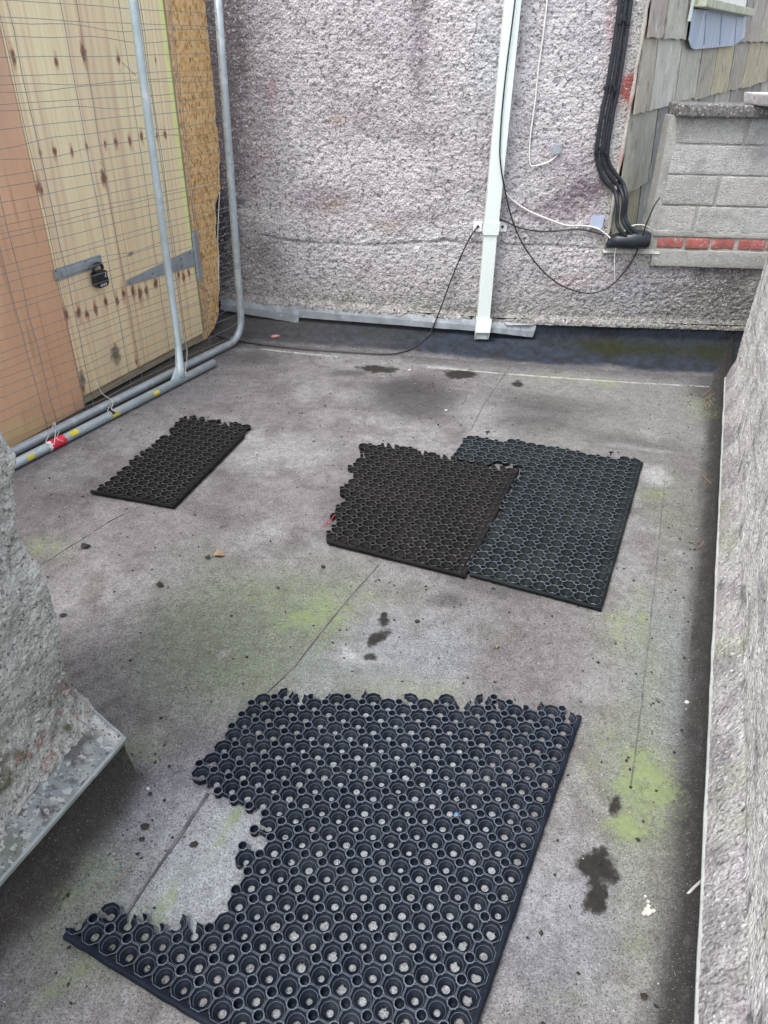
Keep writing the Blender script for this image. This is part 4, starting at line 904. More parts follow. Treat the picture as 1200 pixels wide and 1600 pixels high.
# flattened flare welded to the foot tube
fl_ = MB().hexa([QP(sb-.07, .035, .004), QP(sb+.045, .035, .004), QP(sb+.045, .035, -.012), QP(sb-.07, .035, -.012)],
                [a_pt*.35+lo*.65+np.array([*(QU*-.024), 0]), a_pt*.35+lo*.65+np.array([*(QU*.024), 0]), a_pt*.35+lo*.65+np.array([*(QU*.024-QN*.01), 0]), a_pt*.35+lo*.65+np.array([*(QU*-.024-QN*.01), 0])])
fl_.build('pole_flare', M['galvpipe'], ft, bevel=.003)
def sl_of(px, py): return float((G(px, py, .03)[:2]-Q0)@QU)
def band(px0, px1, y, name, m, r=.0225, a0=-180, a1=180, jag=.0):
    s0, s1 = sl_of(px0, y[0]), sl_of(px1, y[1]); v = []; n = 18; rs = random.Random(px0)
    for k in range(n+1):
        an = math.radians(a0+(a1-a0)*k/n); j0, j1 = rs.uniform(-jag, jag), rs.uniform(-jag, jag)
        for s_ in (s0+j0, s1+j1): v.append(QP(s_, .021+r*math.sin(an), r*math.cos(an)))
    MB().add(v, [(2*k, 2*k+1, 2*k+3, 2*k+2) for k in range(n)]).build(name, m, ft, smooth=True)
band(78, 101, (694, 684), 'red_tape', M['red'], .0232, -60, 190, .006)
band(74, 79, (697, 694), 'white_tape', M['whitet'], .0229, -60, 150, .003)
band(112, 124, (681, 675), 'yellow_mark', M['yellow'], .0218, 10, 75, .008)
band(182, 194, (650, 644), 'yellow_mark', M['yellow'], .0218, -20, 20, .006)
band(42, 54, (716, 710), 'yellow_mark', M['yellow'], .0218, -10, 40, .006)
band(246, 254, (617, 612), 'yellow_mark', M['yellow'], .0218, -10, 40, .005)
band(178, 181, (648, 646), 'dark_mark', M['dark'], .0218, 20, 100, .002)
def tie(pts, r=.0017): MB().tube(spline(pts, 6), r, 5).build('tie_wire', M['wirew'], fn, smooth=True)
s1 = sl_of(90, 690)
def TP(px, py, off=.0): return np.array(V(px, py, FA+FN*off, FB+FN*off))
tie([TP(84, 660), TP(81, 672, .01), QP(s1-.05, .05, .0), QP(s1-.045, .035, .022)])
tie([TP(84, 662), TP(92, 674, .02), QP(s1+.0, .046, .012), QP(s1+.02, .025, .025)])
tie([TP(86, 660), TP(87, 672, .015), QP(s1-.01, .048, .01), QP(s1-.03, .03, .022)], .0022)
s2 = sl_of(190, 645)
tie([TP(151, 598), TP(160, 615, .0), TP(176, 627, .015), QP(s2-.02, .048, .0), QP(s2, .03, .022)], .0022)
tie([TP(176, 627, .015), QP(s2-.045, .05, .0), QP(s2-.04, .03, .02)])
s3 = sl_of(306, 588)
tie([TP(271, 455, .04), TP(282, 510, .05), TP(292, 545, .04), QP(s3-.03, .05, .015), QP(s3, .03, .024)])

# ------------------------------------------------------------------ downpipe
dp = empty('downpipe', WP(752, 530, .06), 'square white plastic downpipe running down the pebbledash wall', 'downpipe')
xb_ = WP(753, 500, .05); xm = WP(765, 370, .05); xt = WP(801, 0, .05)
def sq(c, hw, d0, d1): return [(c[0]-hw, c[1]+d0, c[2]), (c[0]+hw, c[1]+d0, c[2]), (c[0]+hw, c[1]+d1, c[2]), (c[0]-hw, c[1]+d1, c[2])]
hw = (WP(820, 200, .05)[0]-WP(803, 200, .05)[0])
hw = .040
zt = xt.copy(); zt = xm+(xt-xm)*1.35
j = WP(766, 366, .05)
MB().hexa(sq(j, hw, -.030, .035), sq(zt, hw, -.030, .035)).build('pipe', M['upvc'], dp, bevel=.005)
low = WP(755, 498, .05)
MB().hexa(sq(low, hw*.94, -.027, .033), sq(j+(low-j)*.001, hw*.94, -.027, .033)).build('lower_pipe', M['upvc'], dp, bevel=.004)
jt = WP(769, 345, .05); MB().hexa(sq(j, hw*1.08, -.034, .04), sq(jt, hw*1.08, -.034, .04)).build('socket', M['upvc'], dp, bevel=.003)
# open shoe at the foot, a square collar one can look into
st_ = WP(756, 497, .05); sbm = WP(752, 527, .06)
def ringbox(a, b, hw, d0, d1, th):
    o1 = sq(a, hw, d0, d1); o0 = sq(b, hw, d0, d1); i0 = sq(b, hw-th, d0+th, d1-th); i1 = sq(a, hw-th, d0+th, d1-th); v = o1+o0+i0+i1; f = []
    for k in range(4):
        l = (k+1) % 4; f += [(k, l, 4+l, 4+k), (4+k, 4+l, 8+l, 8+k), (8+k, 8+l, 12+l, 12+k), (12+k, 12+l, l, k)]
    return v, f
c1 = st_; c2 = sbm+np.array([0, 0, .02])
w_ = hw*1.1
v = [(c1[0]-w_, c1[1]-.036, c1[2]), (c1[0]+w_, c1[1]-.036, c1[2]), (c1[0]+w_, c1[1]+.035, c1[2]), (c1[0]-w_, c1[1]+.035, c1[2])]
mth_t = np.array([c2[0], c2[1]-.045, c2[2]+.025]); mth_b = np.array([c2[0], c2[1]-.045+.03, c2[2]-.028])
def mr(c, w): return [(c[0]-w, c[1], c[2]), (c[0]+w, c[1], c[2])]
A4 = v; B4 = [mr(mth_t, w_)[0], mr(mth_t, w_)[1], mr(mth_b, w_)[1], mr(mth_b, w_)[0]]
I4 = [np.array(b)*1.0 for b in B4]; cB = sum(I4)/4; I4 = [cB+(b-cB)*.80 for b in I4]; back = np.array([0, .045, .03]); J4 = [b+back for b in I4]
vv = A4+B4+I4+J4; ff = []
for k in range(4):
    l = (k+1) % 4; ff += [(k, l, 4+l, 4+k), (4+k, 4+l, 8+l, 8+k), (8+k, 8+l, 12+l, 12+k)]
ff += [(12, 13, 14, 15), (3, 2, 1, 0)]
MB().add(vv, ff).build('shoe', M['upvc'], dp)
for px in (746.5, 785):
    q = WP(px, 354, .012); MB().box((q[0]-.026, q[1]-.004, q[2]-.028), (.052, 0, 0), (0, .012, 0), (0, 0, .056)).build('bracket', M['whitet'], dp, bevel=.003)
    MB().tube([q+[0, -.004, 0], q+[0, -.008, 0]], .008, 10).build('screw', M['dark'], dp)

# ------------------------------------------------------------------ cables
def cable(name, pts, r, m, label, cat='cable', n=7, off=.012, group=None, res=8):
    P = [WP(p[0], p[1], p[2] if len(p) > 2 else off) for p in pts]
    o = MB().tube(spline(P, res), r, n).build(name, M[m], None, smooth=True); tag(o, label, cat, group); return o
P = [WP(748, 352, .022), WP(735, 370, .03), WP(716, 410, .03), WP(700, 450, .03), WP(689, 480, .04), WP(672, 520, .06)]
P += [G(650, 543, .008)+[0, 0, .004], G(620, 552, .006), G(590, 553, .006), G(540, 550, .006), G(480, 546, .006), G(420, 540, .006), G(380, 534, .006), G(345, 527, .006), G(330, 520, .006)]
tag(MB().tube(spline(P, 8), .0042, 7).build('black_cable', M['cable'], None, smooth=True), 'thin black cable dropping from the downpipe bracket and lying along the wall foot', 'cable')
cable('black_cable', [(810, -40, .10), (800, 40, .095), (791, 110, .092), (784, 180, .09), (781, 235, .09), (783, 262, .095), (788, 292, .085), (801, 345, .05), (822, 390, .04), (855, 430, .035), (890, 452, .03), (925, 458, .03), (955, 446, .03), (985, 412, .04), (1000, 380, .07), (1010, 350, .10), (1022, 322, .10), (1031, 309, .08)], .0042, 'cable',
      'long black cable hanging down the downpipe face and looping up to the block wall')
cable('black_cable', [(776, 342, .02), (790, 346, .02), (812, 356, .018), (840, 361, .018), (870, 361, .018), (900, 358, .018), (925, 362, .018), (945, 367, .02), (965, 365, .03), (975, 362, .04)], .0040, 'cable', 'black cable running right from the downpipe bracket to the duct')
cable('cream_cable', [(788, 298, .03), (800, 312, .018), (825, 329, .018), (858, 343, .018), (885, 352, .018), (915, 353, .018), (935, 358, .02), (948, 367, .022), (956, 375, .03)], .0050, 'cablew', 'cream cable sagging from behind the downpipe into the black duct')
wc = cable('white_cable', [(857, -30), (855, 0), (848, 60), (841, 110), (836, 160), (829, 210), (827.5, 240), (829, 258), (836, 259), (850, 256), (862, 250), (871, 242)], .0042, 'cablew', 'white cable clipped down the pebbledash and hooked to a small fixing')
q = WP(870, 236, .016); MB().box(q+[-.025, -.004, -.02], (.045, 0, .01), (0, .008, 0), (0.004, 0, .045)).build('fixing', M['galv'], wc)
cable('thin_white_cable', [(961, 441, .03), (960, 415, .035), (962, 390, .045), (972, 366, .06), (985, 354, .07), (1000, 351, .07), (1012, 354, .06), (1019, 359, .05)], .0028, 'cablew', 'thin pale wire arching over the black duct')
# three heavy black cables in clips down to the ledge
hv = empty('heavy_cable_run', WP(950, 240, .02), 'bundle of three thick black cables clipped beside the slates down to the ledge', 'cable')
for dx, end in ((0, [(932, 236), (936, 262), (946, 284), (960, 298), (965, 320), (964, 345), (968, 358), (981, 372)]),
                (9, [(941, 236), (944, 258), (955, 278), (968, 293), (974, 312), (972, 340), (978, 355), (992, 372)]),
                (17, [(949, 236), (952, 256), (962, 272), (974, 288), (979, 310), (977, 338), (984, 354), (1000, 368)])):
    pts = [(975+dx, -40), (969+dx, 0), (964+dx*.98, 40), (950+dx, 130), (940+dx, 180)]+end
    P = [WP(p[0], p[1], .022+(.03 if k > 8 else 0)+(.015 if k > 10 else 0)) for k, p in enumerate(pts)]
    MB().tube(spline(P, 6), .0115 if dx != 9 else .0105, 10).build('cable', M['conduit'], hv, smooth=True)
for px, py in ((967, 34), (975, 30), (981, 35), (946, 137), (953, 133), (960, 138), (931, 237), (938, 233), (947, 240)):
    q = WP(px, py, .03); MB().box(q+[-.010, -.014, -.010], (.020, 0, 0), (0, .022, 0), (0, 0, .018)).build('clip', M['black'], hv, bevel=.002)
# black duct on the ledge
dc = empty('duct_stub', WP(985, 380, .03), 'short black plastic duct stub lying on the pale mortar ledge', 'duct')
P = spline([WP(948, 384, .02), WP(962, 377, .03), WP(980, 375, .04), WP(1002, 374, .045), WP(1012, 376, .045)], 5)
MB().tube(P, list(np.interp(np.linspace(0, 1, len(P)), [0, .25, .6, 1], [.016, .040, .052, .046])), 14).build('duct_pipe', M['conduit'], dc, smooth=True)
q = P[-1]; MB().tube([q+[.001, 0, 0], q+[.004, 0, 0]], .038, 12).build('duct_mouth', M['dark'], dc)
q = WP(932, 347, .014)
gp = MB().box(q+[-.038, -.003, -.034], (.075, 0, .0), (0, .006, 0), (.004, 0, .068)).build('metal_plate', M['apron'], None, bevel=.001); tag(gp, 'small square grey metal plate fixed to the wall beside the heavy cables', 'plate')

# ------------------------------------------------------------------ honeycomb rubber mats
def rubber_mat(name, label, corner, udir, vdir, pu, pv, poly, m, mrim, solid, seed, torn=.6, bigholes=None, h=.0165, group='honeycomb rubber mats lying on the roof'):
    """corner: solid corner; udir, vdir unit axes inward; pu,pv pitches; poly: outline of kept cells"""
    rs = random.Random(seed); corner = np.array(corner); E = .010
    def inside(p):
        x, y = p; c = False; n = len(poly)
        for i in range(n):
            x1, y1 = poly[i]; x2, y2 = poly[(i+1) % n]
            if (y1 > y) != (y2 > y) and x < (x2-x1)*(y-y1)/(y2-y1)+x1: c = not c
        return c
    N1, N2 = 40, 40; keep = set()
    for i in range(N1):
        for j in range(N2):
            p = corner+udir*(E+(i+.5)*pu)+vdir*(E+(j+.5)*pv)
            if inside(p): keep.add((i, j))
    p_ = (pu+pv)/2; hp_ = .5; t8 = hp_*math.tan(math.pi/8)
    octo = [(hp_, -t8), (hp_, 0), (hp_, t8), ((hp_+t8)/2, (hp_+t8)/2), (t8, hp_), (0, hp_), (-t8, hp_), (-(hp_+t8)/2, (hp_+t8)/2), (-hp_, t8), (-hp_, 0), (-hp_, -t8), (-(hp_+t8)/2, -(hp_+t8)/2), (-t8, -hp_), (0, -hp_), (t8, -hp_), ((hp_+t8)/2, -(hp_+t8)/2)]
    octo = np.array(octo); ang = np.arctan2(octo[:, 1], octo[:, 0]); circ = np.stack([np.cos(ang), np.sin(ang)], 1)
    P_ = []; Q_ = []; Mt = []
    def world(uv, z, base):
        # uv in metres
        q = base+np.outer(uv[:, 0], udir)+np.outer(uv[:, 1], vdir); return np.column_stack([q, np.full(len(uv), 0.)+z])
    def rings(base, rl, n, keepsec=None, mats=None):
        o = sum(len(a) for a in P_)
        for k, (uv, z) in enumerate(rl):
            P_.append(world(uv, z, base))
        for k in range(len(rl)-1):
            for i in range(n):
                if keepsec is not None and not keepsec[i]: continue
                a = o+k*n+i; b = o+k*n+(i+1) % n; Q_.append((a, b, b+n, a+n)); Mt.append(mats[k] if mats else 0)
    for (i, j) in keep:
        base = corner+udir*(E+(i+.5)*pu)+vdir*(E+(j+.5)*pv)
        jt = 1+rs.uniform(-.03, .03); hr = .0084*rs.uniform(.85, 1.15)
        hz = rs.uniform(.0030, .0045)
        big = bigholes is not None and bigholes(base) > rs.random()
        wob = np.array([1+.35*rs.uniform(-1, 1) for _ in range(16)])[:, None] if big else 1
        if big: hr = .0118
        rl = [(octo*pu, h-.0045), (octo*pu*.972, h-.0004), (octo*pu*.970, h), (octo*pu*.928, h), (octo*pu*.920, h-.0006), (octo*pu*.895, .0102), (circ*.0182*jt, .0095), (circ*.0176*jt, .0094), (circ*.0160*jt, .0052), (circ*.0118, .0048), (circ*.0108, hz-.0006), (circ*hr*wob, hz-.0012), (circ*hr*.97*wob, .0002)]
        mats = [0, 1, 1, 0, 0, 0, 1 if m == 'rubber_a' else 0, 0, 0, 0, 0, 0]
        # missing neighbours
        nb = {0: (i+1, j), 4: (i, j+1), 8: (i-1, j), 12: (i, j-1)}
        ks = [True]*16; edge = False
        for q0, nbk in nb.items():
            if nbk not in keep:
                solid_here = (q0 == 8 and i == 0 and 'u' in solid) or (q0 == 12 and j == 0 and 'v' in solid) or (q0 == 0 and 'U' in solid and not any((i2, j) in keep for i2 in range(i+1, N1))) or (q0 == 4 and 'V' in solid and not any((i, j2) in keep for j2 in range(j+1, N2)))
                if not solid_here:
                    edge = True
                    if rs.random() < torn:
                        c_ = q0+rs.choice([-1, 0, 0, 1]); wdt = rs.choice([1, 1, 1, 2])
                        for d_ in range(-wdt, wdt): ks[(c_+d_) % 16] = False
        if edge and rs.random() < .06:
            for d_ in range(16):
                if rs.random() < .4: ks[d_] = False
        for q_ in range(16):                 # no lone slivers
            if ks[q_]:
                a_ = q_; 
                while ks[a_ % 16] and a_-q_ < 16: a_ += 1
                b__ = q_
                while ks[b__ % 16] and q_-b__ < 16: b__ -= 1
                if a_-b__-1 < 4: ks[q_] = False
        rings(base, rl, 16, ks, mats)
        if edge: rings(base, [(octo*pu*.99, h-.003), (octo*pu*.90, .001)], 16, ks, [0])
    sc = set()
    for (i, j) in keep:
        for a in (0, 1):
            for b in (0, 1): sc.add((i+a, j+b))
    a12 = np.arange(8)*math.pi/4; sqm = np.array([(1, 0), (.5, .5), (0, 1), (-.5, .5), (-1, 0), (-.5, -.5), (0, -1), (.5, -.5)])*(1-2*t8)*.5*math.sqrt(2)*1.0
    # the gap between four octagons is a diamond whose corners lie on the cell edges
    sq_ = np.array([(1, 0), (.5, .5), (0, 1), (-.5, .5), (-1, 0), (-.5, -.5), (0, -1), (.5, -.5)])*(.5-t8)
    cc = np.stack([np.cos(a12), np.sin(a12)], 1)
    for (i, j) in sc:
        nn = sum(((i-a, j-b) in keep) for a in (0, 1) for b in (0, 1))
        onb = (i == 0 and 'u' in solid) or (j == 0 and 'v' in solid)
        if nn < 3 and (onb or rs.random() < .45 or nn == 1): continue
        base = corner+udir*(E+i*pu)+vdir*(E+j*pv)
        ks = None
        if nn < 4 and rs.random() < torn*.5: s0 = rs.randrange(8); ks = [((k-s0) % 8) > rs.choice([1, 2, 3]) for k in range(8)]
        r0 = (.5-t8)*pu*.92
        rings(base, [(sq_*pu, h-.0045), (cc*r0*1.0, h-.002), (cc*r0*.97, h+.0002), (cc*r0*.82, h+.0002), (cc*r0*.80, h-.001), (cc*r0*.78, .001), (cc*.0003, .0008)], 8, ks, [0, 1, 1, 0, 0, 0])
    V_ = np.concatenate(P_); Q_ = np.array(Q_)
    und = (fbm(np.column_stack([V_[:, :2], V_[:, 2]*0]), 5, 2, seed)-.5)*.008+.002
    V_[:, 2] += np.maximum(und, 0)*(V_[:, 2]/h)
    root = empty(name, (*corner, 0), label, 'rubber mat', group)
    o = npmesh('honeycomb_rings', V_, Q_, M[m], root); o.data.materials.append(M[mrim])
    o.data.polygons.foreach_set('material_index', np.array(Mt, np.int32)[:len(o.data.polygons)])
    # solid borders
    def border(A, B, inn, name='mat_border'):
        A, B = np.array(A), np.array(B); n = 40; v = []
        for k in range(n+1):
            q = A+(B-A)*k/n; w = rs.uniform(-.0012, .0012)
            uz = float(max(0, ((fbm(np.array([[*q, 0]]), 5, 2, seed)-.5)*.008+.002)[0]))
            q = q-inn*w
            for d, z_ in ((.016, h-.003), (.0105, h-.0012), (.006, h+.0002), (.0025, h-.001), (0, h-.004), (-.0005, .006), (.004, .003), (.012, .001)):
                v.append((*(q+inn*d), z_+uz*(1 if z_ > .008 else .3)))
        f = [(i*8+k, i*8+k+1, i*8+9+k, i*8+8+k) for i in range(n) for k in range(7)]
        MB().add(v, f).build(name, M[m], root, smooth=True)
    return root, border, keep
def axes(cor, uend, vend, zz=.02):
    c = G(*cor, zz)[:2]; u = G(*uend, zz)[:2]-c; v = G(*vend, zz)[:2]-c; lu, lv = np.linalg.norm(u), np.linalg.norm(v); u /= lu; v /= lv
    # square the axes up about their mean
    m_ = math.atan2(v[1], v[0]); n_ = math.atan2(u[1], u[0]); sgn = 1 if ((n_-m_+math.pi) % (2*math.pi)-math.pi) > 0 else -1
    d = ((n_-m_+math.pi) % (2*math.pi)-math.pi); mid = m_+d/2
    v = np.array([math.cos(mid-sgn*math.pi/4), math.sin(mid-sgn*math.pi/4)]); u = np.array([math.cos(mid+sgn*math.pi/4), math.sin(mid+sgn*math.pi/4)])
    return c, u, v, lu, lv
GP = lambda L: [tuple(G(x, y, .02)[:2]) for x, y in L]
# big mat in the foreground
zA = .02
ra = G(910, 1117, zA)[:2]; va = (ra-G(757, 1570, zA)[:2]); va /= np.linalg.norm(va)
la = G(97, 1462, zA)[:2]; ua = np.array([-va[1], va[0]])           # along the near edge, away from the right edge
if (la-ra)@ua < 0: ua = -ua
# corner where right edge line and near-left edge line cross
tt = (la-ra)@va; cA = ra+va*tt
wA = (la-cA)@ua; lA = (ra-cA)@va
polyA = [tuple(cA-ua*.01-va*.01), tuple(ra-ua*.01+va*.015)]+GP([(895, 1104), (850, 1100), (790, 1098), (735, 1090), (650, 1089), (560, 1080), (500, 1082), (440, 1076), (405, 1095), (352, 1150), (303, 1213), (318, 1232), (345, 1245), (372, 1254), (395, 1264), (392, 1290), (385, 1320), (377, 1345), (362, 1372), (350, 1396), (338, 1425), (325, 1442), (300, 1444), (262, 1437), (222, 1434), (190, 1432), (165, 1422), (128, 1418)])+[tuple(la+ua*.01+va*.02), tuple(la+ua*.01-va*.02)]
big = lambda b: (.42 if b[1] < .86 and b[0] > -.35 else 0) if b[0] < .6 else 0
_, bord, _k = rubber_mat('rubber_mat', 'largest black honeycomb rubber mat in the foreground with a torn notch on its left', cA, ua, va, .0467, .0467, polyA, 'rubber_a', 'rim', 'uv', 11, .5, big)
bord(cA, ra, ua); bord(cA, la, va)
# small mat by the fence
c, u, v, lu, lv = axes((271, 790), (141, 766), (397, 661))
poly = [tuple(c-u*.01-v*.01), tuple(c-u*.01+v*(lv-.01)), tuple(c+u*(lu-.005)+v*(lv-.0)), tuple(c+u*(lu-.0)-v*.01)]
_, bord, _k = rubber_mat('rubber_mat', 'small narrow black rubber mat nearest the mesh fence', c, u, v, .0445, .0445, poly, 'rubber_d', 'rimb', 'uv', 12, .5)
bord(c, c+v*lv*.85, u); bord(c, c+u*lu, v)
# brown mat
c, u, v, lu, lv = axes((727, 899), (511, 844), (810, 731))
tl = G(570, 692, .02)[:2]; poly = [tuple(c-u*.01-v*.01), tuple(c-u*.01+v*(lv+.01)), tuple(tl+v*.02+u*.0), tuple(tl+u*.01), tuple(c+u*(lu+.008)-v*.01)]
_, bord, _k = rubber_mat('rubber_mat', 'brownish black rubber mat overlapping the green one, its left side cut askew', c, u, v, .0455, .0455, poly, 'rubber_b', 'rimb', 'uv', 13, .5)
bord(c, c+v*lv, u); bord(c, c+u*lu, v); cB_, uB, vB, luB, lvB = c, u, v, lu, lv
# green mat, notched round the brown one
c, u, v, lu, lv = axes((941, 950), (735, 897), (1010, 722))
tl = G(722, 676, .02)[:2]; b1 = cB_-uB*.006; b2 = cB_-uB*.006+vB*(lvB+.012); b3 = b2+uB*.30
poly = [tuple(c-u*.01-v*.01), tuple(c-u*.01+v*(lv+.002)), tuple(tl-u*.0+v*.0), tuple(b3+vB*.0), tuple(b2), tuple(b1-vB*.01)]
_, bord, _k = rubber_mat('rubber_mat', 'wide green tinged rubber mat beside the brown one, L shaped, right of centre', c, u, v, .0465, .0465, poly, 'rubber_c', 'rim', 'uvV', 14, .25)
bord(c, c+v*lv, u); bord(c, b1*0+c+u*((b1-c)@u-.004), v)
for px, py in ((761, 679), (954, 711)):
    q = G(px, py, .022); tg = MB().tube([q, q+[.0, 0, .018]], .003, 6).box(q+[-.010, -.003, .012], (.02, 0, 0), (0, .006, 0), (0, 0, .005))
    tag(tg.build('rubber_peg', M['black']), 'tiny black peg standing on the far edge of the green mat, %s end' % ('left' if px < 800 else 'right'), 'peg')

# ------------------------------------------------------------------ loose things on the floor
def lump(name, px, py, r, m, label, cat, group=None, flat=.6, seed=0, z=None):
    rs = random.Random(seed+int(px)); bm = bmesh.new(); bmesh.ops.create_icosphere(bm, subdivisions=2, radius=1)
    for vt in bm.verts:
        k = 1+rs.uniform(-.25, .25); vt.co = Vector((vt.co.x*r*k*rs.uniform(.9, 1.1), vt.co.y*r*k*.8, vt.co.z*r*k*flat))
    me = bpy.data.meshes.new(name); bm.to_mesh(me); bm.free(); me.materials.append(M[m])
    o = bpy.data.objects.new(name, me); S.collection.objects.link(o); q = G(px, py); o.location = (q[0], q[1], (z if z is not None else 0)+r*flat*.6); tag(o, label, cat, group or {'moss clump': 'dark clumps scattered on the felt', 'stone': 'white stone chips scattered on the felt'}.get(cat)); return o
lump('moss_clump', 98, 962, .010, 'crumb', 'black clump on bare felt at far left, beside the rough wall corner', 'moss clump')
lump('moss_clump', 227, 1292, .010, 'crumb', 'black clump between the left ledge and the big mat', 'moss clump')
lump('moss_clump', 303, 1320, .009, 'crumb', 'small dark clump just inside the torn notch of the big mat', 'moss clump')
lump('moss_clump', 652, 972, .008, 'crumb', 'small dark clump between the wet streak and the mats', 'moss clump')
lump('moss_clump', 505, 886, .008, 'crumb', 'small dark clump left of the brown mat near corner', 'moss clump')
lump('moss_clump', 222, 1312, .007, 'crumb', 'tiny dark clump beside the long dark seam', 'moss clump')
lump('moss_clump', 655, 548, .016, 'crumb', 'dark moss clump at the wall foot beside the black cable', 'moss clump')
lump('moss_clump', 1006, 1558, .008, 'crumb', 'black clump at the bottom right beside the gutter', 'moss clump')
lump('pale_stone', 640, 579, .010, 'pale', 'white stone chip on the dark stain behind the mats', 'stone')
lump('pale_stone', 1073, 1098, .007, 'pale', 'white stone chip by the right gutter, above the algae patch', 'stone')
lump('pale_stone', 697, 642, .008, 'pale', 'white stone chip just behind the green mat', 'stone')
lump('pale_stone', 231, 1233, .006, 'pale', 'white stone chip right of the left ledge corner', 'stone')
lump('brick_chip', 430, 528, .026, 'pinkleaf', 'pink crumpled chip lying at the wall foot beside the fence post', 'chip', flat=.35, z=.004)
M['blue'] = mat('blue_glass', (.12, .28, .55), .2, 60, .3)
lump('blue_pebble', 713, 1279, .0075, 'blue', 'small blue pebble stuck in a round hole of the big mat', 'pebble', z=.012)
# leaf and twigs
def leaf(px, py, sz, rot, m, label, seed=0, name='dead_leaf'):
    rs = random.Random(seed+int(px)); q = G(px, py); v = []; f = []
    for i in range(7):
        t = i/6; w = math.sin(math.pi*t)**.8*.38
        for s_ in (-1, 0, 1):
            x = (t-.5)*sz; y = s_*w*sz; zz = .004+abs(s_)*.006*math.sin(math.pi*t)+.004*math.sin(t*5)
            v.append((q[0]+x*math.cos(rot)-y*math.sin(rot), q[1]+x*math.sin(rot)+y*math.cos(rot), zz))
    for i in range(6):
        for k in range(2): f.append((i*3+k, i*3+k+1, i*3+4+k, i*3+3+k))
    tag(MB().add(v, f).build(name, M[m], smooth=True), label, 'leaf', 'dead leaves on the felt')
leaf(343, 868, .045, .3, 'leaf', 'curled brown leaf on the felt, largest of those left of centre')
leaf(324, 872, .03, 2.2, 'crumb', 'small dark leaf touching the curled brown leaf')
leaf(134, 855, .04, .9, 'crumb', 'flat dark leaf near the green patch by the left wall')
leaf(250, 916, .03, .1, 'crumb', 'small grey leaf alone on the left of the felt')
leaf(776, 1011, .02, 1.4, 'leaf', 'tiny brown leaf in front of the green mat')
def twig(pts, r, m, label, name='twig'):
    P = [G(x, y, z) for x, y, z in pts]; tag(MB().tube(spline(P, 5), r, 5).build(name, M[m], smooth=True), label, 'twig')
twig([(1066, 1408, .006), (1074, 1398, .012), (1083, 1388, .03), (1094, 1378, .06), (1104, 1368, .10)], .0035, 'pale', 'pale bare root hanging from the right drip edge to the gutter', 'root')
twig([(1085, 1330, .006), (1093, 1318, .02), (1088, 1338, .02), (1084, 1325, .01)], .0012, 'leaf', 'thin curled root loop in the right gutter', 'root')
M['redstr'] = mat('red_string', (.5, .05, .05), .1, 30, .6)
tag(MB().tube(spline([G(505, 822, .005), G(511, 815, .01), G(515, 818, .006), G(520, 808, .012), G(524, 804, .02)], 5), .0015, 5).build('red_string', M['redstr'], smooth=True), 'scrap of red string at the left corner of the brown mat', 'string')
twig([(180, 1375, .006), (195, 1362, .02), (206, 1352, .01)], .0012, 'leaf', 'thin dry stalk below the left ledge')
for k, pts in enumerate([[(1098, 618, .006), (1106, 612, .01), (1112, 606, .006)], [(1104, 640, .006), (1100, 628, .012), (1108, 620, .006)], [(1114, 632, .006), (1108, 622, .012), (1118, 614, .01)], [(1096, 742, .006), (1108, 752, .012), (1114, 760, .006)], [(1100, 845, .006), (1096, 853, .008), (1090, 856, .006)]]):
    twig(pts, .0016, 'leaf', ['dry twig lying furthest back in the right corner', 'dry twig just in front of the far right corner', 'dry twig against the right parapet end in the corner'][k] if k < 3 else ('dry twig in the right gutter level with the green mat' if k == 3 else 'short curved twig in the gutter beside the green mat corner'))
# bird dropping
q0 = G(1013, 1424, .002)
bd = MB()
for k, (dx, dy, r) in enumerate(((0, 0, .009), (.004, .012, .004), (.006, .022, .004), (.003, .034, .003), (-.010, -.004, .005), (.012, .002, .004))):
    n = 10; c = q0+[dx, dy, 0]; ring = [c+[r*(1+random.uniform(-.25, .25))*math.cos(a*2*math.pi/n), r*(1+random.uniform(-.25, .25))*math.sin(a*2*math.pi/n), 0] for a in range(n)]
    bd.hexa([p-[0, 0, .003] for p in ring], [p+[0, 0, .0008] for p in ring])
tag(bd.build('bird_dropping', M['pale']), 'white bird dropping splashed on the felt, bottom right', 'bird dropping')

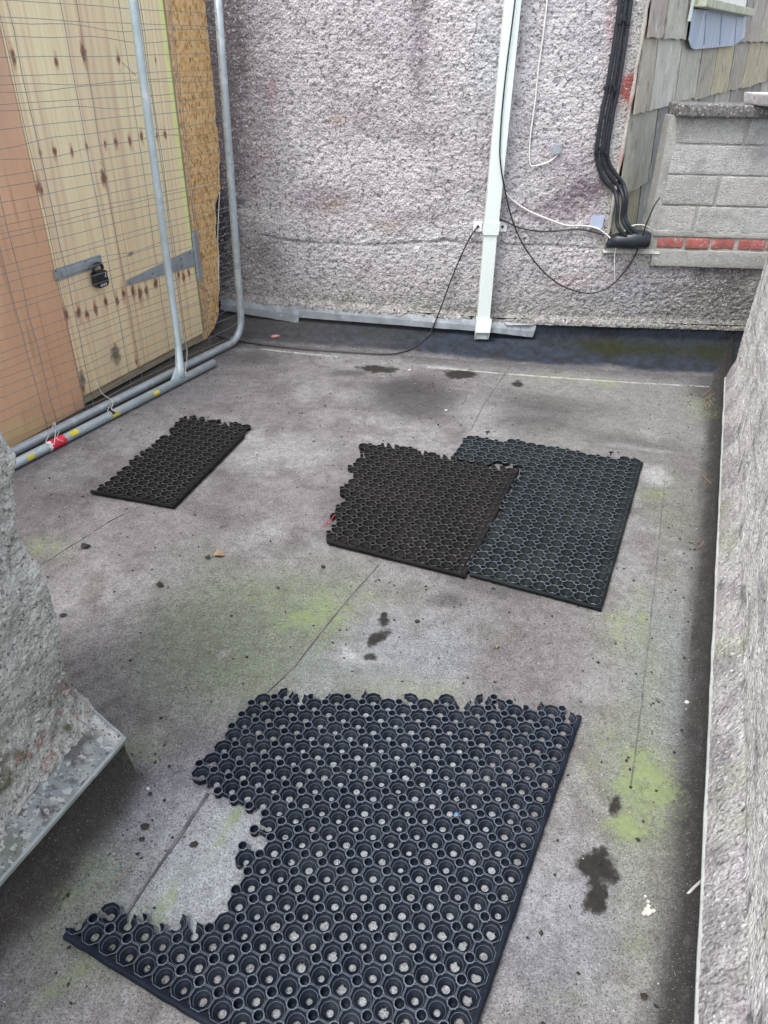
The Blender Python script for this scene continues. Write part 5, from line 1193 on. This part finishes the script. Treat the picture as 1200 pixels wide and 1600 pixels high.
# scattered grit, uncountable
def scatter(name, n, m, rr, region, seed):
    rs = np.random.default_rng(seed); P = []
    while len(P) < n:
        x, y = rs.uniform(-1.6, 1.75), rs.uniform(.35, 4.5)
        if not region(x, y, rs): continue
        P.append((x, y))
    P = np.array(P); base = np.array([(1, 0, 0), (0, 1, 0), (-1, 0, 0), (0, -1, 0), (0, 0, 1), (0, 0, -.4)], float)
    tri = np.array([(0, 1, 4), (1, 2, 4), (2, 3, 4), (3, 0, 4), (1, 0, 5), (2, 1, 5), (3, 2, 5), (0, 3, 5)])
    r = rr[0]+(rr[1]-rr[0])*rs.random(n)**3; an = rs.random(n)*6.28; B = base[None]*(1+rs.uniform(-.35, .35, (n, 6, 1)))
    B = B*r[:, None, None]*np.stack([np.ones(n), rs.uniform(.5, 1, n), rs.uniform(.35, .7, n)], 1)[:, None]
    X = B[:, :, 0]*np.cos(an)[:, None]-B[:, :, 1]*np.sin(an)[:, None]+P[:, :1]; Y = B[:, :, 0]*np.sin(an)[:, None]+B[:, :, 1]*np.cos(an)[:, None]+P[:, 1:]
    Z = B[:, :, 2]+.0008+np.maximum(0, 0)
    v = np.stack([X, Y, Z], 2).reshape(-1, 3); f = (tri[None]+np.arange(n)[:, None, None]*6).reshape(-1, 3)
    o = npmesh(name, v, f, M[m]); o['kind'] = 'stuff'
Kc = G(195, 1155, .15)[:2]; Ku = G(0, 1377, .15)[:2]-Kc; Ku /= np.linalg.norm(Ku); Kn = np.array([-Ku[1], Ku[0]])
def reg_dark(x, y, rs):
    p = np.array([x, y]); d = (p-D0)@DN
    if d < .02: return False
    if y > footy(x)+.1: return False
    w = .16+.8*math.exp(-d/.09)+.5*math.exp(-abs((p-Kc)@Kn)/.1)*(((p-Kc)@Ku) > -.1)+.6*math.exp(-max(0, (p-FA)@FN)/.08)+.35*math.exp(-abs(footy(x)-y)/.15)
    w *= .4+1.2*float(fbm(np.array([[x, y, 0]]), 3, 2, 200)[0] > .52)
    return rs.random() < w
scatter('dark_grit', 3600, 'crumb', (.0012, .0065), reg_dark, 1)
scatter('pale_grit', 1100, 'pale', (.0009, .0036), reg_dark, 2)
